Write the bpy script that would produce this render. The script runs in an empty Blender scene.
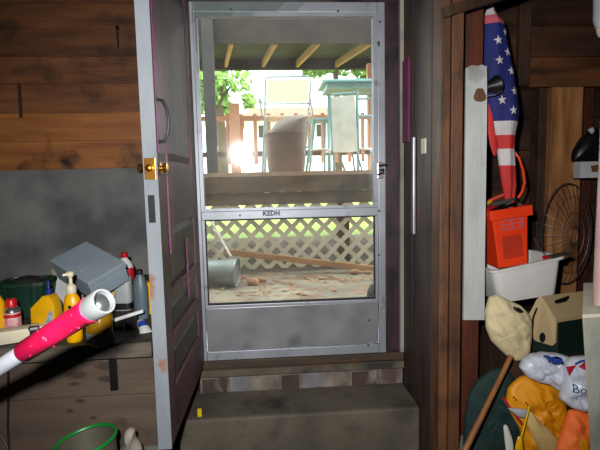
import bpy, bmesh, math, random
from mathutils import Vector, Matrix, noise
from mathutils.bvhtree import BVHTree
random.seed(7)
S = bpy.context.scene
COL = S.collection
PI = math.pi

# ------------------------------------------------------------------ camera
F = 465.0
CAM = Vector((0, 0, 1.55))
Yw = Vector((-34, -45, 465)).normalized()
N = Vector((109, 4858, 465)).normalized()
Dn = (N - Yw * N.dot(Yw)).normalized()
Zw = -Dn
Xw = Yw.cross(Zw).normalized()

def ray(x, y):
    c = Vector((x - 300, y - 225, F))
    return Vector((Xw.dot(c), Yw.dot(c), Zw.dot(c)))
def P(x, y, Y):
    d = ray(x, y); return CAM + d * (Y / d.y)
def PZ(x, y, z):
    d = ray(x, y); return CAM + d * ((z - CAM.z) / d.z)
def PX(x, y, X):
    d = ray(x, y); return CAM + d * (X / d.x)

cd = bpy.data.cameras.new('camera'); cam = bpy.data.objects.new('camera', cd); COL.objects.link(cam)
cd.sensor_width = 36; cd.lens = F / 600 * 36; cd.clip_start = .02; cd.clip_end = 300
M = Matrix([[W.x, -W.y, -W.z, 0] for W in (Xw, Yw, Zw)] + [[0, 0, 0, 1]])
cam.matrix_world = Matrix.Translation(CAM) @ M
S.camera = cam

# ------------------------------------------------------------------ materials
def lin(c):
    return tuple(((v / 255) / 12.92 if v <= 10 else ((v / 255 + .055) / 1.055) ** 2.4) for v in c) + (1,)
MATS = {}
def mat(name, c, rough=.5, metal=0, c2=None, scale=8, stretch=(1, 1, 1), detail=5, bump=0, bscale=40, island=0,
        spec=.5, dirt=None, dscale=3, dlo=.5, dhi=.65, trans=0, alpha=1, coord='Object', sheen=0):
    m = bpy.data.materials.new(name); MATS[name] = m; m.use_nodes = True
    nt = m.node_tree; b = nt.nodes['Principled BSDF']
    b.inputs['Roughness'].default_value = rough; b.inputs['Metallic'].default_value = metal
    b.inputs['Specular IOR Level'].default_value = spec
    b.inputs['Transmission Weight'].default_value = trans; b.inputs['Alpha'].default_value = alpha
    tc = nt.nodes.new('ShaderNodeTexCoord'); mp = nt.nodes.new('ShaderNodeMapping')
    mp.inputs['Scale'].default_value = stretch; nt.links.new(tc.outputs[coord], mp.inputs['Vector'])
    vec = mp.outputs['Vector']
    geo = None
    if island:
        geo = nt.nodes.new('ShaderNodeNewGeometry')
        ad = nt.nodes.new('ShaderNodeVectorMath'); ad.operation = 'MULTIPLY_ADD'
        co = nt.nodes.new('ShaderNodeCombineXYZ')
        for i in range(3): nt.links.new(geo.outputs['Random Per Island'], co.inputs[i])
        nt.links.new(co.outputs[0], ad.inputs[0]); ad.inputs[1].default_value = (17, 31, 23)
        nt.links.new(vec, ad.inputs[2]); vec = ad.outputs[0]
    if c2 is None: c2 = tuple(v * .86 for v in c)
    nz = nt.nodes.new('ShaderNodeTexNoise'); nz.inputs['Scale'].default_value = scale; nz.inputs['Detail'].default_value = detail
    nt.links.new(vec, nz.inputs['Vector'])
    rp = nt.nodes.new('ShaderNodeValToRGB'); rp.color_ramp.elements[0].position = .3; rp.color_ramp.elements[1].position = .7
    rp.color_ramp.elements[0].color = lin(c2); rp.color_ramp.elements[1].color = lin(c)
    nt.links.new(nz.outputs['Fac'], rp.inputs['Fac'])
    out = rp.outputs['Color']
    if island:
        hs = nt.nodes.new('ShaderNodeHueSaturation')
        ma = nt.nodes.new('ShaderNodeMapRange'); ma.inputs['To Min'].default_value = 1 - island; ma.inputs['To Max'].default_value = 1 + island
        nt.links.new(geo.outputs['Random Per Island'], ma.inputs['Value']); nt.links.new(ma.outputs[0], hs.inputs['Value'])
        nt.links.new(out, hs.inputs['Color']); out = hs.outputs['Color']
    if dirt:
        n2 = nt.nodes.new('ShaderNodeTexNoise'); n2.inputs['Scale'].default_value = dscale; n2.inputs['Detail'].default_value = 8
        nt.links.new(tc.outputs[coord], n2.inputs['Vector'])
        mr = nt.nodes.new('ShaderNodeMapRange'); mr.inputs['From Min'].default_value = dlo; mr.inputs['From Max'].default_value = dhi
        nt.links.new(n2.outputs['Fac'], mr.inputs['Value'])
        mx = nt.nodes.new('ShaderNodeMix'); mx.data_type = 'RGBA'
        nt.links.new(mr.outputs[0], mx.inputs['Factor']); nt.links.new(out, mx.inputs['A']); mx.inputs['B'].default_value = lin(dirt)
        out = mx.outputs['Result']
    nt.links.new(out, b.inputs['Base Color'])
    if bump:
        n3 = nt.nodes.new('ShaderNodeTexNoise'); n3.inputs['Scale'].default_value = bscale; n3.inputs['Detail'].default_value = 4
        nt.links.new(vec, n3.inputs['Vector'])
        bp = nt.nodes.new('ShaderNodeBump'); bp.inputs['Strength'].default_value = bump; bp.inputs['Distance'].default_value = .01
        nt.links.new(n3.outputs['Fac'], bp.inputs['Height']); nt.links.new(bp.outputs[0], b.inputs['Normal'])
    return m

def pane_mat(name, haze_lo, haze_hi, haze_col, tint=(235, 240, 238)):
    m = bpy.data.materials.new(name); MATS[name] = m; m.use_nodes = True; nt = m.node_tree
    for n in list(nt.nodes): nt.nodes.remove(n)
    o = nt.nodes.new('ShaderNodeOutputMaterial')
    tr = nt.nodes.new('ShaderNodeBsdfTransparent'); tr.inputs[0].default_value = lin(tint)
    gl = nt.nodes.new('ShaderNodeBsdfGlossy'); gl.inputs['Roughness'].default_value = .07
    df = nt.nodes.new('ShaderNodeBsdfDiffuse'); df.inputs[0].default_value = lin(haze_col)
    fr = nt.nodes.new('ShaderNodeFresnel'); fr.inputs[0].default_value = 1.5
    m1 = nt.nodes.new('ShaderNodeMixShader'); m2 = nt.nodes.new('ShaderNodeMixShader')
    tc = nt.nodes.new('ShaderNodeTexCoord'); nz = nt.nodes.new('ShaderNodeTexNoise'); nz.inputs['Scale'].default_value = 3.5; nz.inputs['Detail'].default_value = 9
    nz.inputs['Roughness'].default_value = .65
    nt.links.new(tc.outputs['Object'], nz.inputs['Vector'])
    mr = nt.nodes.new('ShaderNodeMapRange'); mr.inputs['From Min'].default_value = .35; mr.inputs['From Max'].default_value = .75
    mr.inputs['To Min'].default_value = haze_lo; mr.inputs['To Max'].default_value = haze_hi
    nt.links.new(nz.outputs['Fac'], mr.inputs['Value'])
    nt.links.new(mr.outputs[0], m1.inputs[0]); nt.links.new(tr.outputs[0], m1.inputs[1]); nt.links.new(df.outputs[0], m1.inputs[2])
    nt.links.new(fr.outputs[0], m2.inputs[0]); nt.links.new(m1.outputs[0], m2.inputs[1]); nt.links.new(gl.outputs[0], m2.inputs[2])
    nt.links.new(m2.outputs[0], o.inputs[0])
    return m

mat('plank_brown', (138, 86, 48), .6, c2=(78, 45, 26), scale=2.2, stretch=(1, 6, 7), island=.30, bump=.25, bscale=14, dirt=(28, 20, 17), dscale=4.5, dlo=.53, dhi=.70)
mat('plank_light', (184, 118, 60), .55, c2=(130, 76, 38), scale=2.2, stretch=(1, 6, 8), island=.12, bump=.2, bscale=14, dirt=(40, 28, 22), dscale=5, dlo=.58, dhi=.72)
mat('plank_dark', (84, 54, 36), .6, c2=(48, 28, 19), scale=2.2, stretch=(1, 6, 7), island=.35, bump=.25, bscale=14, dirt=(20, 14, 12), dscale=4, dlo=.5, dhi=.68)
mat('plank_red', (92, 44, 26), .55, c2=(54, 25, 16), scale=2.2, stretch=(6, 6, 1), island=.2, bump=.2, bscale=14, dirt=(30, 18, 14), dscale=4, dlo=.55, dhi=.7)
mat('stud_dark', (78, 52, 34), .65, c2=(42, 28, 20), scale=2.5, stretch=(7, 7, 1), island=.2, bump=.2, bscale=14, dirt=(26, 19, 16), dscale=5)
mat('stud_light', (186, 130, 80), .6, c2=(120, 76, 42), scale=2.5, stretch=(8, 8, 1), island=.1, bump=.15, bscale=14, dirt=(74, 46, 28), dscale=6, dlo=.58, dhi=.75)
mat('post_wood', (110, 70, 44), .55, c2=(62, 40, 27), scale=3, stretch=(9, 9, 1), island=.2, bump=.2, bscale=16, dirt=(32, 22, 18), dscale=5, dlo=.52, dhi=.7)
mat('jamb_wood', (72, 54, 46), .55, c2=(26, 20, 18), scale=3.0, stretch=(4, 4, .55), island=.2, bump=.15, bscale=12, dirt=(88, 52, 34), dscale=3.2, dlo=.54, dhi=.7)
mat('casing_purple', (70, 50, 56), .4, c2=(44, 32, 36), scale=4, stretch=(6, 6, 1), dirt=(24, 20, 20), dscale=6)
mat('ledge_wood', (90, 75, 62), .75, c2=(64, 53, 45), scale=2.4, stretch=(1, 5, 6), island=.12, bump=.2, bscale=14, dirt=(58, 42, 34), dscale=5.5, dlo=.58, dhi=.68)
mat('edge_wood', (104, 94, 80), .7, c2=(62, 56, 48), scale=5, stretch=(1, 6, 6), dirt=(40, 36, 32), dscale=7, dlo=.5, dhi=.65)
mat('shelf_wood', (66, 62, 54), .6, c2=(40, 37, 33), scale=4, stretch=(1, 5, 5), island=.1, bump=.2, dirt=(96, 88, 74), dscale=7, dlo=.55, dhi=.7)
mat('concrete_wall', (138, 138, 136), .8, c2=(108, 109, 108), scale=2.5, bump=.35, bscale=20, dirt=(88, 91, 93), dscale=2, dlo=.5, dhi=.62)
mat('concrete_step', (110, 102, 88), .75, c2=(74, 68, 58), scale=3.5, bump=.3, bscale=25, dirt=(50, 45, 40), dscale=4, dlo=.5, dhi=.66)
mat('brick', (92, 72, 62), .85, c2=(62, 52, 48), scale=9, island=.35, bump=.7, bscale=50, dirt=(128, 122, 116), dscale=9, dlo=.55, dhi=.66)
mat('brick_pale', (140, 140, 142), .85, c2=(84, 80, 78), scale=7, bump=.4, bscale=50)
mat('mortar', (142, 132, 122), .9, c2=(78, 68, 60), scale=12, bump=.5, bscale=50)
mat('sill_wood', (78, 62, 48), .7, c2=(52, 42, 34), scale=4, stretch=(1, 6, 6), bump=.2, dirt=(88, 54, 32), dscale=12, dlo=.56, dhi=.66)
mat('aluminium', (168, 173, 182), .45, .35, c2=(146, 151, 160), scale=6, bump=.05, bscale=60, dirt=(120, 122, 126), dscale=16, dlo=.62, dhi=.76)
mat('aluminium_kick', (172, 174, 178), .36, .5, c2=(136, 138, 142), scale=5, bump=.12, bscale=7, dirt=(120, 118, 116), dscale=7, dlo=.58, dhi=.78)
mat('gasket', (22, 22, 24), .7)
mat('screw_metal', (90, 88, 86), .4, .8)
mat('black_iron', (18, 17, 18), .45, .3)
mat('black_plastic', (20, 20, 22), .4)
mat('brass', (214, 158, 70), .25, .95, c2=(170, 110, 40), scale=20)
mat('door_face', (104, 68, 66), .55, c2=(66, 44, 44), scale=2.5, stretch=(5, 5, .7), bump=.12, bscale=10, dirt=(34, 26, 26), dscale=3, dlo=.5, dhi=.7)
mat('door_lower', (70, 58, 54), .55, c2=(46, 38, 36), scale=3, stretch=(4, 4, .8), bump=.12, bscale=10, dirt=(26, 22, 22), dscale=4)
mat('door_edge', (132, 139, 146), .65, c2=(112, 118, 126), scale=9, stretch=(1, 1, .4), bump=.3, bscale=30, dirt=(132, 96, 74), dscale=11, dlo=.60, dhi=.68)
mat('magenta_paint', (120, 34, 88), .5, c2=(96, 36, 72), scale=8, dirt=(78, 46, 58), dscale=6, dlo=.52, dhi=.68)
mat('white_board', (196, 198, 196), .7, c2=(168, 172, 172), scale=5, stretch=(3, 3, .6), bump=.2, bscale=18, dirt=(112, 112, 110), dscale=3.4, dlo=.55, dhi=.68)
mat('knot', (112, 78, 52), .7, c2=(70, 46, 32), scale=20)
mat('yellow_plastic', (236, 178, 8), .35)
mat('pump_yellow', (240, 176, 0), .35)
mat('blue_cap', (24, 44, 128), .4)
mat('label_blue', (86, 120, 150), .5, c2=(180, 186, 186), scale=40)
mat('label_white', (222, 220, 214), .5)
mat('red_plastic', (206, 22, 30), .35)
mat('red_label', (200, 24, 34), .45, c2=(170, 20, 28), scale=12)
mat('can_white', (226, 214, 216), .4, c2=(200, 90, 104), scale=60)
mat('steel', (190, 190, 188), .25, .9)
mat('cream', (226, 218, 190), .5)
mat('white_plastic', (226, 228, 230), .4)
mat('green_basket', (16, 62, 44), .45, c2=(8, 34, 26), scale=10)
mat('green_plastic', (30, 110, 50), .5)
mat('grey_metal', (150, 165, 176), .5, .1, c2=(134, 149, 160), scale=6, dirt=(150, 160, 168), dscale=18, dlo=.66, dhi=.72)
mat('white_card', (206, 206, 204), .7)
mat('cloudy_tub', (150, 152, 150), .4, alpha=.75)
mat('grey_jug', (172, 178, 178), .5, c2=(150, 156, 156), scale=9)
mat('bluegrey_bottle', (92, 110, 120), .45, c2=(74, 90, 100), scale=8)
mat('glass_jar', (190, 170, 90), .1, alpha=.55)
mat('amber', (150, 110, 20), .2)
mat('olive', (90, 100, 30), .5)
mat('black_bristle', (24, 22, 22), .8, bump=.6, bscale=120)
mat('pipe_white', (222, 228, 240), .35)
mat('pipe_pink', (238, 30, 92), .4, c2=(226, 22, 80), scale=12, dirt=(246, 120, 160), dscale=60, dlo=.68, dhi=.72)
mat('pipe_silver', (200, 206, 206), .32, .55, c2=(170, 178, 180), scale=14)
mat('cup_metal', (150, 154, 158), .35, .85)
mat('tub_green', (14, 132, 52), .4)
mat('tub_body', (92, 84, 70), .6, c2=(68, 66, 54), scale=9)
mat('dusty_bag', (168, 162, 146), .8, c2=(104, 98, 88), scale=14)
mat('stain', (48, 36, 29), .8, c2=(56, 44, 36), scale=20)
mat('stain_light', (66, 53, 43), .8, c2=(74, 61, 50), scale=20)
mat('flag_blue', (28, 36, 110), .75, bump=.2, bscale=90)
mat('flag_white', (212, 206, 208), .75, bump=.2, bscale=90)
mat('flag_red', (206, 48, 46), .75, bump=.2, bscale=90)
mat('flag_pink', (206, 96, 110), .75)
mat('pole_wood', (170, 140, 40), .5)
mat('orange_plastic', (238, 68, 26), .4, c2=(224, 56, 18), scale=6)
mat('orange_dark', (196, 52, 24), .5)
mat('emboss', (196, 110, 130), .4)
mat('cord_orange', (255, 72, 22), .45)
mat('tool_teal', (40, 130, 120), .4)
mat('tool_grey', (110, 110, 112), .35, .7)
mat('tub_white', (224, 222, 220), .45, c2=(210, 208, 206), scale=6)
mat('canvas', (214, 200, 160), .85, c2=(196, 180, 140), scale=9, bump=.25, bscale=60)
mat('case_tan', (196, 172, 132), .5, c2=(184, 160, 120), scale=6)
mat('case_green', (18, 44, 38), .5, c2=(12, 32, 28), scale=8)
mat('bag_white', (206, 210, 222), .35, c2=(190, 196, 210), scale=7, bump=.35, bscale=18)
mat('ink_blue', (36, 74, 176), .45)
mat('ink_red', (190, 30, 60), .45)
mat('jacket', (226, 150, 8), .55, c2=(206, 132, 4), scale=6, bump=.2, bscale=16)
mat('jacket_lining', (206, 176, 112), .7)
mat('orange_cloth', (250, 130, 60), .7, c2=(240, 108, 40), scale=7)
mat('green_bag', (20, 52, 50), .8, c2=(12, 34, 34), scale=9, bump=.3, bscale=60)
mat('stick_wood', (150, 98, 52), .55, c2=(120, 74, 38), scale=6, stretch=(4, 4, 1))
mat('panel_blue', (120, 138, 158), .6)
mat('grey_paint', (160, 158, 146), .7, c2=(134, 132, 122), scale=3, stretch=(4, 4, .5), bump=.15, bscale=20, dirt=(112, 110, 102), dscale=4)
mat('cream_paint', (206, 200, 184), .6)
mat('pink_pole', (172, 146, 140), .5, c2=(150, 122, 116), scale=8)
mat('wire', (112, 114, 116), .4, .8)
mat('pale_pipe', (196, 206, 208), .5)
mat('paper', (206, 206, 206), .6)
mat('cable', (14, 14, 15), .5)
mat('yellow_tag', (240, 200, 10), .5)
# outside
mat('soil', (150, 136, 116), .9, c2=(104, 92, 78), scale=2.5, bump=.4, bscale=18, dirt=(120, 90, 66), dscale=6, dlo=.5, dhi=.6)
mat('lawn', (150, 172, 70), .9, c2=(130, 154, 56), scale=4)
mat('lattice', (232, 220, 200), .8, c2=(214, 200, 178), scale=9)
mat('deck_wood', (122, 96, 76), .8, c2=(92, 72, 58), scale=3, stretch=(1, 5, 5), island=.15, dirt=(80, 66, 56), dscale=3)
mat('deck_board', (196, 160, 140), .8, c2=(176, 140, 120), scale=3, stretch=(4, 1, 4), island=.1)
mat('roof_dark', (52, 39, 33), .85, c2=(38, 28, 24), scale=2, stretch=(4, 1, 4), island=.15)
mat('joist', (176, 134, 88), .8, c2=(150, 108, 66), scale=3)
mat('post_grey', (60, 56, 56), .8)
mat('rail_wood', (206, 160, 130), .8, c2=(190, 138, 108), scale=4, island=.12)
mat('board_brown', (190, 146, 108), .75, c2=(164, 120, 84), scale=3, stretch=(1, 6, 6))
mat('chair_metal', (150, 160, 158), .5, .2)
mat('teal_metal', (136, 170, 168), .5, .2)
mat('sling', (226, 214, 184), .8, c2=(214, 202, 170), scale=10)
mat('sling_white', (250, 247, 236), .8)
mat('glass_top', (140, 186, 188), .15, c2=(120, 170, 174), scale=30)
mat('bin_brown', (122, 102, 92), .6, c2=(96, 80, 72), scale=4)
mat('bucket_grey', (134, 138, 134), .5, .2, c2=(112, 116, 112), scale=7)
mat('pale_pole', (206, 202, 190), .6)
mat('leaf', (150, 178, 96), .8, c2=(110, 146, 62), scale=9)
mat('leaf_dry', (186, 140, 100), .85, c2=(130, 88, 60), scale=20)
mat('bark', (84, 66, 50), .9)
mat('far_roof', (186, 110, 86), .85)
mat('far_wall', (236, 234, 230), .85)
mat('siding', (150, 150, 148), .8)
mat('room_dark', (60, 48, 40), .9)
mat('floor_concrete', (84, 80, 74), .9, c2=(62, 58, 54), scale=3)
pane_mat('glass_upper', .02, .10, (206, 206, 200))
pane_mat('glass_lower', .03, .10, (196, 190, 180))

# ------------------------------------------------------------------ mesh helpers
class MB:
    def __init__(s): s.bm = bmesh.new(); s.mats = []; s.cur = 0
    def use(s, m):
        if m not in s.mats: s.mats.append(m)
        s.cur = s.mats.index(m); return s
    def face(s, vs):
        try:
            f = s.bm.faces.new(vs); f.material_index = s.cur; return f
        except ValueError: return None
    def pts(s, co): return [s.bm.verts.new(c) for c in co]
    def hexa(s, p):                     # 8 corners: bottom 4 then top 4
        v = s.pts(p)
        for q in ((3, 2, 1, 0), (4, 5, 6, 7), (0, 1, 5, 4), (1, 2, 6, 5), (2, 3, 7, 6), (3, 0, 4, 7)): s.face([v[i] for i in q])
        return s
    def box(s, x0, x1, y0, y1, z0, z1, mx=None):
        p = [Vector(c) for c in ((x0, y0, z0), (x1, y0, z0), (x1, y1, z0), (x0, y1, z0), (x0, y0, z1), (x1, y0, z1), (x1, y1, z1), (x0, y1, z1))]
        if mx: p = [mx @ c for c in p]
        return s.hexa(p)
    def bar(s, a, b, w, h, up=(0, 0, 1)):
        a = Vector(a); b = Vector(b); d = (b - a).normalized(); u = Vector(up)
        if abs(d.dot(u)) > .95: u = Vector((0, 1, 0))
        r = d.cross(u).normalized(); u = r.cross(d)
        p = []
        for q in (a, b): p += [q + r * (sx * w / 2) + u * (sy * h / 2) for sx, sy in ((-1, -1), (1, -1), (1, 1), (-1, 1))]
        return s.hexa(p)
    def tube(s, pts, r, seg=8, cap=True):
        pts = [Vector(p) for p in pts]; n = len(pts)
        rs = r if isinstance(r, (list, tuple)) else [r] * n
        rings = []; prev = None
        for i, p in enumerate(pts):
            d = (pts[min(i + 1, n - 1)] - pts[max(i - 1, 0)]).normalized()
            if prev is None:
                prev = d.orthogonal().normalized()
            a = (prev - d * prev.dot(d)).normalized(); prev = a; b = d.cross(a)
            rings.append(s.pts([p + (a * math.cos(2 * PI * k / seg) + b * math.sin(2 * PI * k / seg)) * rs[i] for k in range(seg)]))
        for i in range(n - 1):
            for k in range(seg):
                s.face([rings[i][k], rings[i][(k + 1) % seg], rings[i + 1][(k + 1) % seg], rings[i + 1][k]])
        if cap:
            s.face(rings[0][::-1]); s.face(rings[-1])
        return s
    def loop(s, pts, r, seg=6):
        pts = [Vector(p) for p in pts]; n = len(pts)
        c = sum(pts, Vector()) / n; rings = []
        for i, p in enumerate(pts):
            d = (pts[(i + 1) % n] - pts[i - 1]).normalized(); a = (p - c); a = (a - d * a.dot(d)).normalized(); b = d.cross(a)
            rings.append(s.pts([p + (a * math.cos(2 * PI * k / seg) + b * math.sin(2 * PI * k / seg)) * r for k in range(seg)]))
        for i in range(n):
            for k in range(seg):
                s.face([rings[i][k], rings[i][(k + 1) % seg], rings[(i + 1) % n][(k + 1) % seg], rings[(i + 1) % n][k]])
        return s
    def lathe(s, prof, mx=None, seg=24, sx=1, sy=1, sq=0, closed=True):
        rings = []
        for r, z in prof:
            ring = []
            for k in range(seg):
                a = 2 * PI * k / seg; cx, cy = math.cos(a), math.sin(a)
                if sq:
                    e = 1 - sq
                    cx = math.copysign(abs(cx) ** e, cx); cy = math.copysign(abs(cy) ** e, cy)
                c = Vector((r * cx * sx, r * cy * sy, z)); ring.append(mx @ c if mx else c)
            rings.append(s.pts(ring))
        for i in range(len(rings) - 1):
            for k in range(seg): s.face([rings[i][k], rings[i][(k + 1) % seg], rings[i + 1][(k + 1) % seg], rings[i + 1][k]])
        if closed:
            s.face(rings[0][::-1]); s.face(rings[-1])
        return s
    def prism(s, poly, dv):              # polygon points extruded along dv
        a = s.pts(poly); b = s.pts([Vector(p) + Vector(dv) for p in poly]); n = len(a)
        s.face(a[::-1]); s.face(b)
        for i in range(n): s.face([a[i], a[(i + 1) % n], b[(i + 1) % n], b[i]])
        return s
    def puff(s, outline, front, back, nr=9, na=72, amp=.006, fs=9, seed=0, pw=.5):
        """closed cushion-like body: a star-shaped outline bulging by front towards -Y and back towards +Y"""
        o = [Vector(p) for p in outline]; L = []; n = len(o)
        tot = sum((o[(i + 1) % n] - o[i]).length for i in range(n)); step = tot / na; acc = 0; i = 0; c = sum(o, Vector()) / n
        for k in range(na):
            t = k * step
            while acc + (o[(i + 1) % n] - o[i]).length < t: acc += (o[(i + 1) % n] - o[i]).length; i += 1
            L.append(o[i].lerp(o[(i + 1) % n], (t - acc) / max(1e-9, (o[(i + 1) % n] - o[i]).length)))
        L = [(L[k - 1] + L[k] * 2 + L[(k + 1) % na]) / 4 for k in range(na)]
        def pt(k, r, side):
            q = c.lerp(L[k], r); h = (1 - r * r) ** pw * (front if side < 0 else back)
            sd = Vector((seed * 3.1, 0, seed * 1.7))
            w = noise.noise(Vector((q.x * fs, side, q.z * fs)) + sd) + 1.1 * (.35 - abs(noise.noise(Vector((q.x * fs * 1.3 + q.z * fs, side, q.z * fs * .5 - q.x * fs * .3)) + sd))) * 1.3 + .5 * (.3 - abs(noise.noise(Vector((q.x * fs * 2.1 - q.z * fs * 2, side, q.z * fs)) + sd)))
            return q + Vector((0, side * (h + w * amp * (1 - r ** 4)), 0))
        rim = s.pts([L[k] for k in range(na)])
        for side in (-1, 1):
            prev = rim
            for j in range(nr - 1, 0, -1):
                r = math.sin(j / nr * PI / 2)
                cur = s.pts([pt(k, r, side) for k in range(na)])
                for k in range(na):
                    q = [prev[k], prev[(k + 1) % na], cur[(k + 1) % na], cur[k]]
                    s.face(q if side < 0 else q[::-1])
                prev = cur
            cv = s.bm.verts.new(pt(0, 0, side))
            for k in range(na):
                q = [prev[k], prev[(k + 1) % na], cv]
                s.face(q if side < 0 else q[::-1])
        return s
    def build(s, name, m=None, parent=None, local=False, smooth=False, bevel=0, recalc=True, origin=None):
        bm = s.bm
        if recalc: bmesh.ops.recalc_face_normals(bm, faces=bm.faces)
        if bevel:
            es = [e for e in bm.edges if len(e.link_faces) == 2 and e.calc_face_angle(0) > .6]
            bmesh.ops.bevel(bm, geom=es, offset=bevel, segments=2, profile=.6, affect='EDGES', clamp_overlap=True)
        ob_loc = None
        if parent is not None:
            if not local:
                inv = wm(parent).inverted()
                bmesh.ops.transform(bm, matrix=inv, verts=bm.verts)
        else:
            vs = [v.co for v in bm.verts]
            lo = Vector((min(v.x for v in vs), min(v.y for v in vs), min(v.z for v in vs))); hi = Vector((max(v.x for v in vs), max(v.y for v in vs), max(v.z for v in vs)))
            ob_loc = Vector(origin) if origin else Vector(((lo.x + hi.x) / 2, (lo.y + hi.y) / 2, lo.z))
            bmesh.ops.translate(bm, vec=-ob_loc, verts=bm.verts)
        me = bpy.data.meshes.new(name)
        ms = s.mats if s.mats else [m]
        for q in ms: me.materials.append(MATS[q])
        if smooth:
            for f in bm.faces: f.smooth = True
            for e in bm.edges:
                if len(e.link_faces) == 2 and e.calc_face_angle(0) > .75: e.smooth = False
        bm.to_mesh(me); bm.free()
        o = bpy.data.objects.new(name, me); COL.objects.link(o)
        if ob_loc is not None: o.location = ob_loc
        if parent is not None: o.parent = parent
        return o

def wm(o):
    m = o.matrix_basis.copy()
    while o.parent: o = o.parent; m = o.matrix_basis @ m
    return m
def tag(o, label, cat, group=None, kind=None):
    o['label'] = label; o['category'] = cat
    if group: o['group'] = group
    if kind: o['kind'] = kind
    return o
def empty(name, loc, label, cat, rot=(0, 0, 0), group=None, kind=None):
    o = bpy.data.objects.new(name, None); COL.objects.link(o); o.location = loc; o.rotation_euler = rot
    o.empty_display_size = .1
    return tag(o, label, cat, group, kind)
def struct(mb, name, m, label, cat, **k):
    return tag(mb.build(name, m, **k), label, cat, kind='structure')
def text_mb(txt, size, mx, mname, depth=.0008, bold=0):
    cu = bpy.data.curves.new('t', 'FONT'); cu.body = txt; cu.size = size; cu.extrude = depth; cu.offset = size * bold; cu.resolution_u = 2
    o = bpy.data.objects.new('t', cu); COL.objects.link(o)
    bpy.context.view_layer.update()
    me = bpy.data.meshes.new_from_object(o.evaluated_get(bpy.context.evaluated_depsgraph_get()))
    b = MB(); b.use(mname); b.bm.from_mesh(me); bmesh.ops.transform(b.bm, matrix=mx, verts=b.bm.verts)
    bpy.data.objects.remove(o); bpy.data.curves.remove(cu); bpy.data.meshes.remove(me)
    for f in b.bm.faces: f.material_index = 0
    return b
def facing(p, rz=0, ry=0):    # text basis: x->X, y->Z, normal -> -Y
    return Matrix.Translation(p) @ Matrix.Rotation(rz, 4, 'Z') @ Matrix.Rotation(ry, 4, 'Y') @ Matrix.Rotation(PI / 2, 4, 'X')
def conform(b, src, off=.002):
    """lay a mesh onto the front (-Y side) of an already built object"""
    me = src.data; w = wm(src)
    vs = [w @ v.co for v in me.vertices]; tr = BVHTree.FromPolygons(vs, [p.vertices[:] for p in me.polygons])
    bmesh.ops.triangulate(b.bm, faces=b.bm.faces[:])
    bmesh.ops.subdivide_edges(b.bm, edges=b.bm.edges[:], cuts=1)
    for v in b.bm.verts:
        h = tr.ray_cast(Vector((v.co.x, v.co.y - 1, v.co.z)), Vector((0, 1, 0)))
        if h[0] is not None: v.co.y = h[0].y - off
    return b
def outline(px, Y): return [P(x, y, Y) for x, y in px]

# ------------------------------------------------------------------ the room
ZT = P(300, 388.5, 2.155).z                # top of the upper step
ZSILL = P(290, 358.5, 2.14).z
ZBR = P(290, 373, 2.15).z
YT = (ZT - 1.55) / (ray(300, 414).z) * ray(300, 414).y
ZS = 1.016                                # top of the left shelf
XL, XR, YB, ZC, YW = -2.3, 2.5, -1.6, 2.75, 2.74
struct(MB().box(XL - .1, XR + .1, YB - .1, 3.0, -.1, 0), 'floor', 'floor_concrete', 'dark concrete basement floor', 'floor')
struct(MB().box(XL - .1, XR + .1, YB - .1, 2.9, ZC, ZC + .1), 'ceiling', 'room_dark', 'dark basement ceiling above the frame', 'ceiling')
struct(MB().box(XL - .1, XL, YB, 2.84, 0, ZC), 'wall_left', 'room_dark', 'dark side wall left of the shelf', 'wall')
struct(MB().box(XR, XR + .1, YB, 2.84, 0, ZC), 'wall_right', 'room_dark', 'dark side wall right of the stacked boxes', 'wall')
struct(MB().box(XL - .1, XR + .1, YB - .1, YB, 0, ZC), 'wall_behind', 'room_dark', 'dark basement wall behind the viewer', 'wall')

# left back wall : concrete below, planks above
zc = P(80, 169, YW).z
struct(MB().box(XL, -.46, YW, YW + .16, 0, zc), 'wall_foundation', 'concrete_wall', 'bare grey concrete foundation wall behind the left shelf', 'wall')
b = MB(); edges = [P(80, y, YW).z for y in (169, 141, 113, 84, 57, 30, 4, -22, -50)]
for i in range(len(edges) - 1):
    b.use('plank_light' if i < 2 else 'plank_brown')
    b.box(XL, -.46, YW - .012 + .001 * ((i * 7) % 3), YW + .16, edges[i] + .0008, edges[i + 1] - .0008)
struct(b, 'wall_planks', None, 'brown horizontal board wall above the grey concrete on the left', 'wall')
# cheeks joining the door plane with the outer wall (hidden behind the leaf)
struct(MB().box(-.56, -.462, 2.25, 2.9, 0, ZC), 'wall_alcove_left', 'room_dark', 'dark side of the doorway behind the open wooden door', 'wall')
struct(MB().box(.80, .94, 2.25, 2.9, 0, ZC), 'wall_alcove_right', 'room_dark', 'dark side of the doorway right of the storm door', 'wall')
struct(MB().box(-.56, -.345, 2.2, 2.25, 0, ZC).box(.62, .94, 2.2, 2.25, 0, ZC).box(-.345, .62, 2.2, 2.25, 2.40, ZC), 'wall_doorway', 'casing_purple', 'dark wall framing the silver storm door', 'wall')
struct(MB().box(-.56, .94, 2.2, 2.95, 2.70, 2.749), 'ceiling_alcove', 'room_dark', 'dark head of the doorway above the storm door', 'ceiling')

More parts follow.
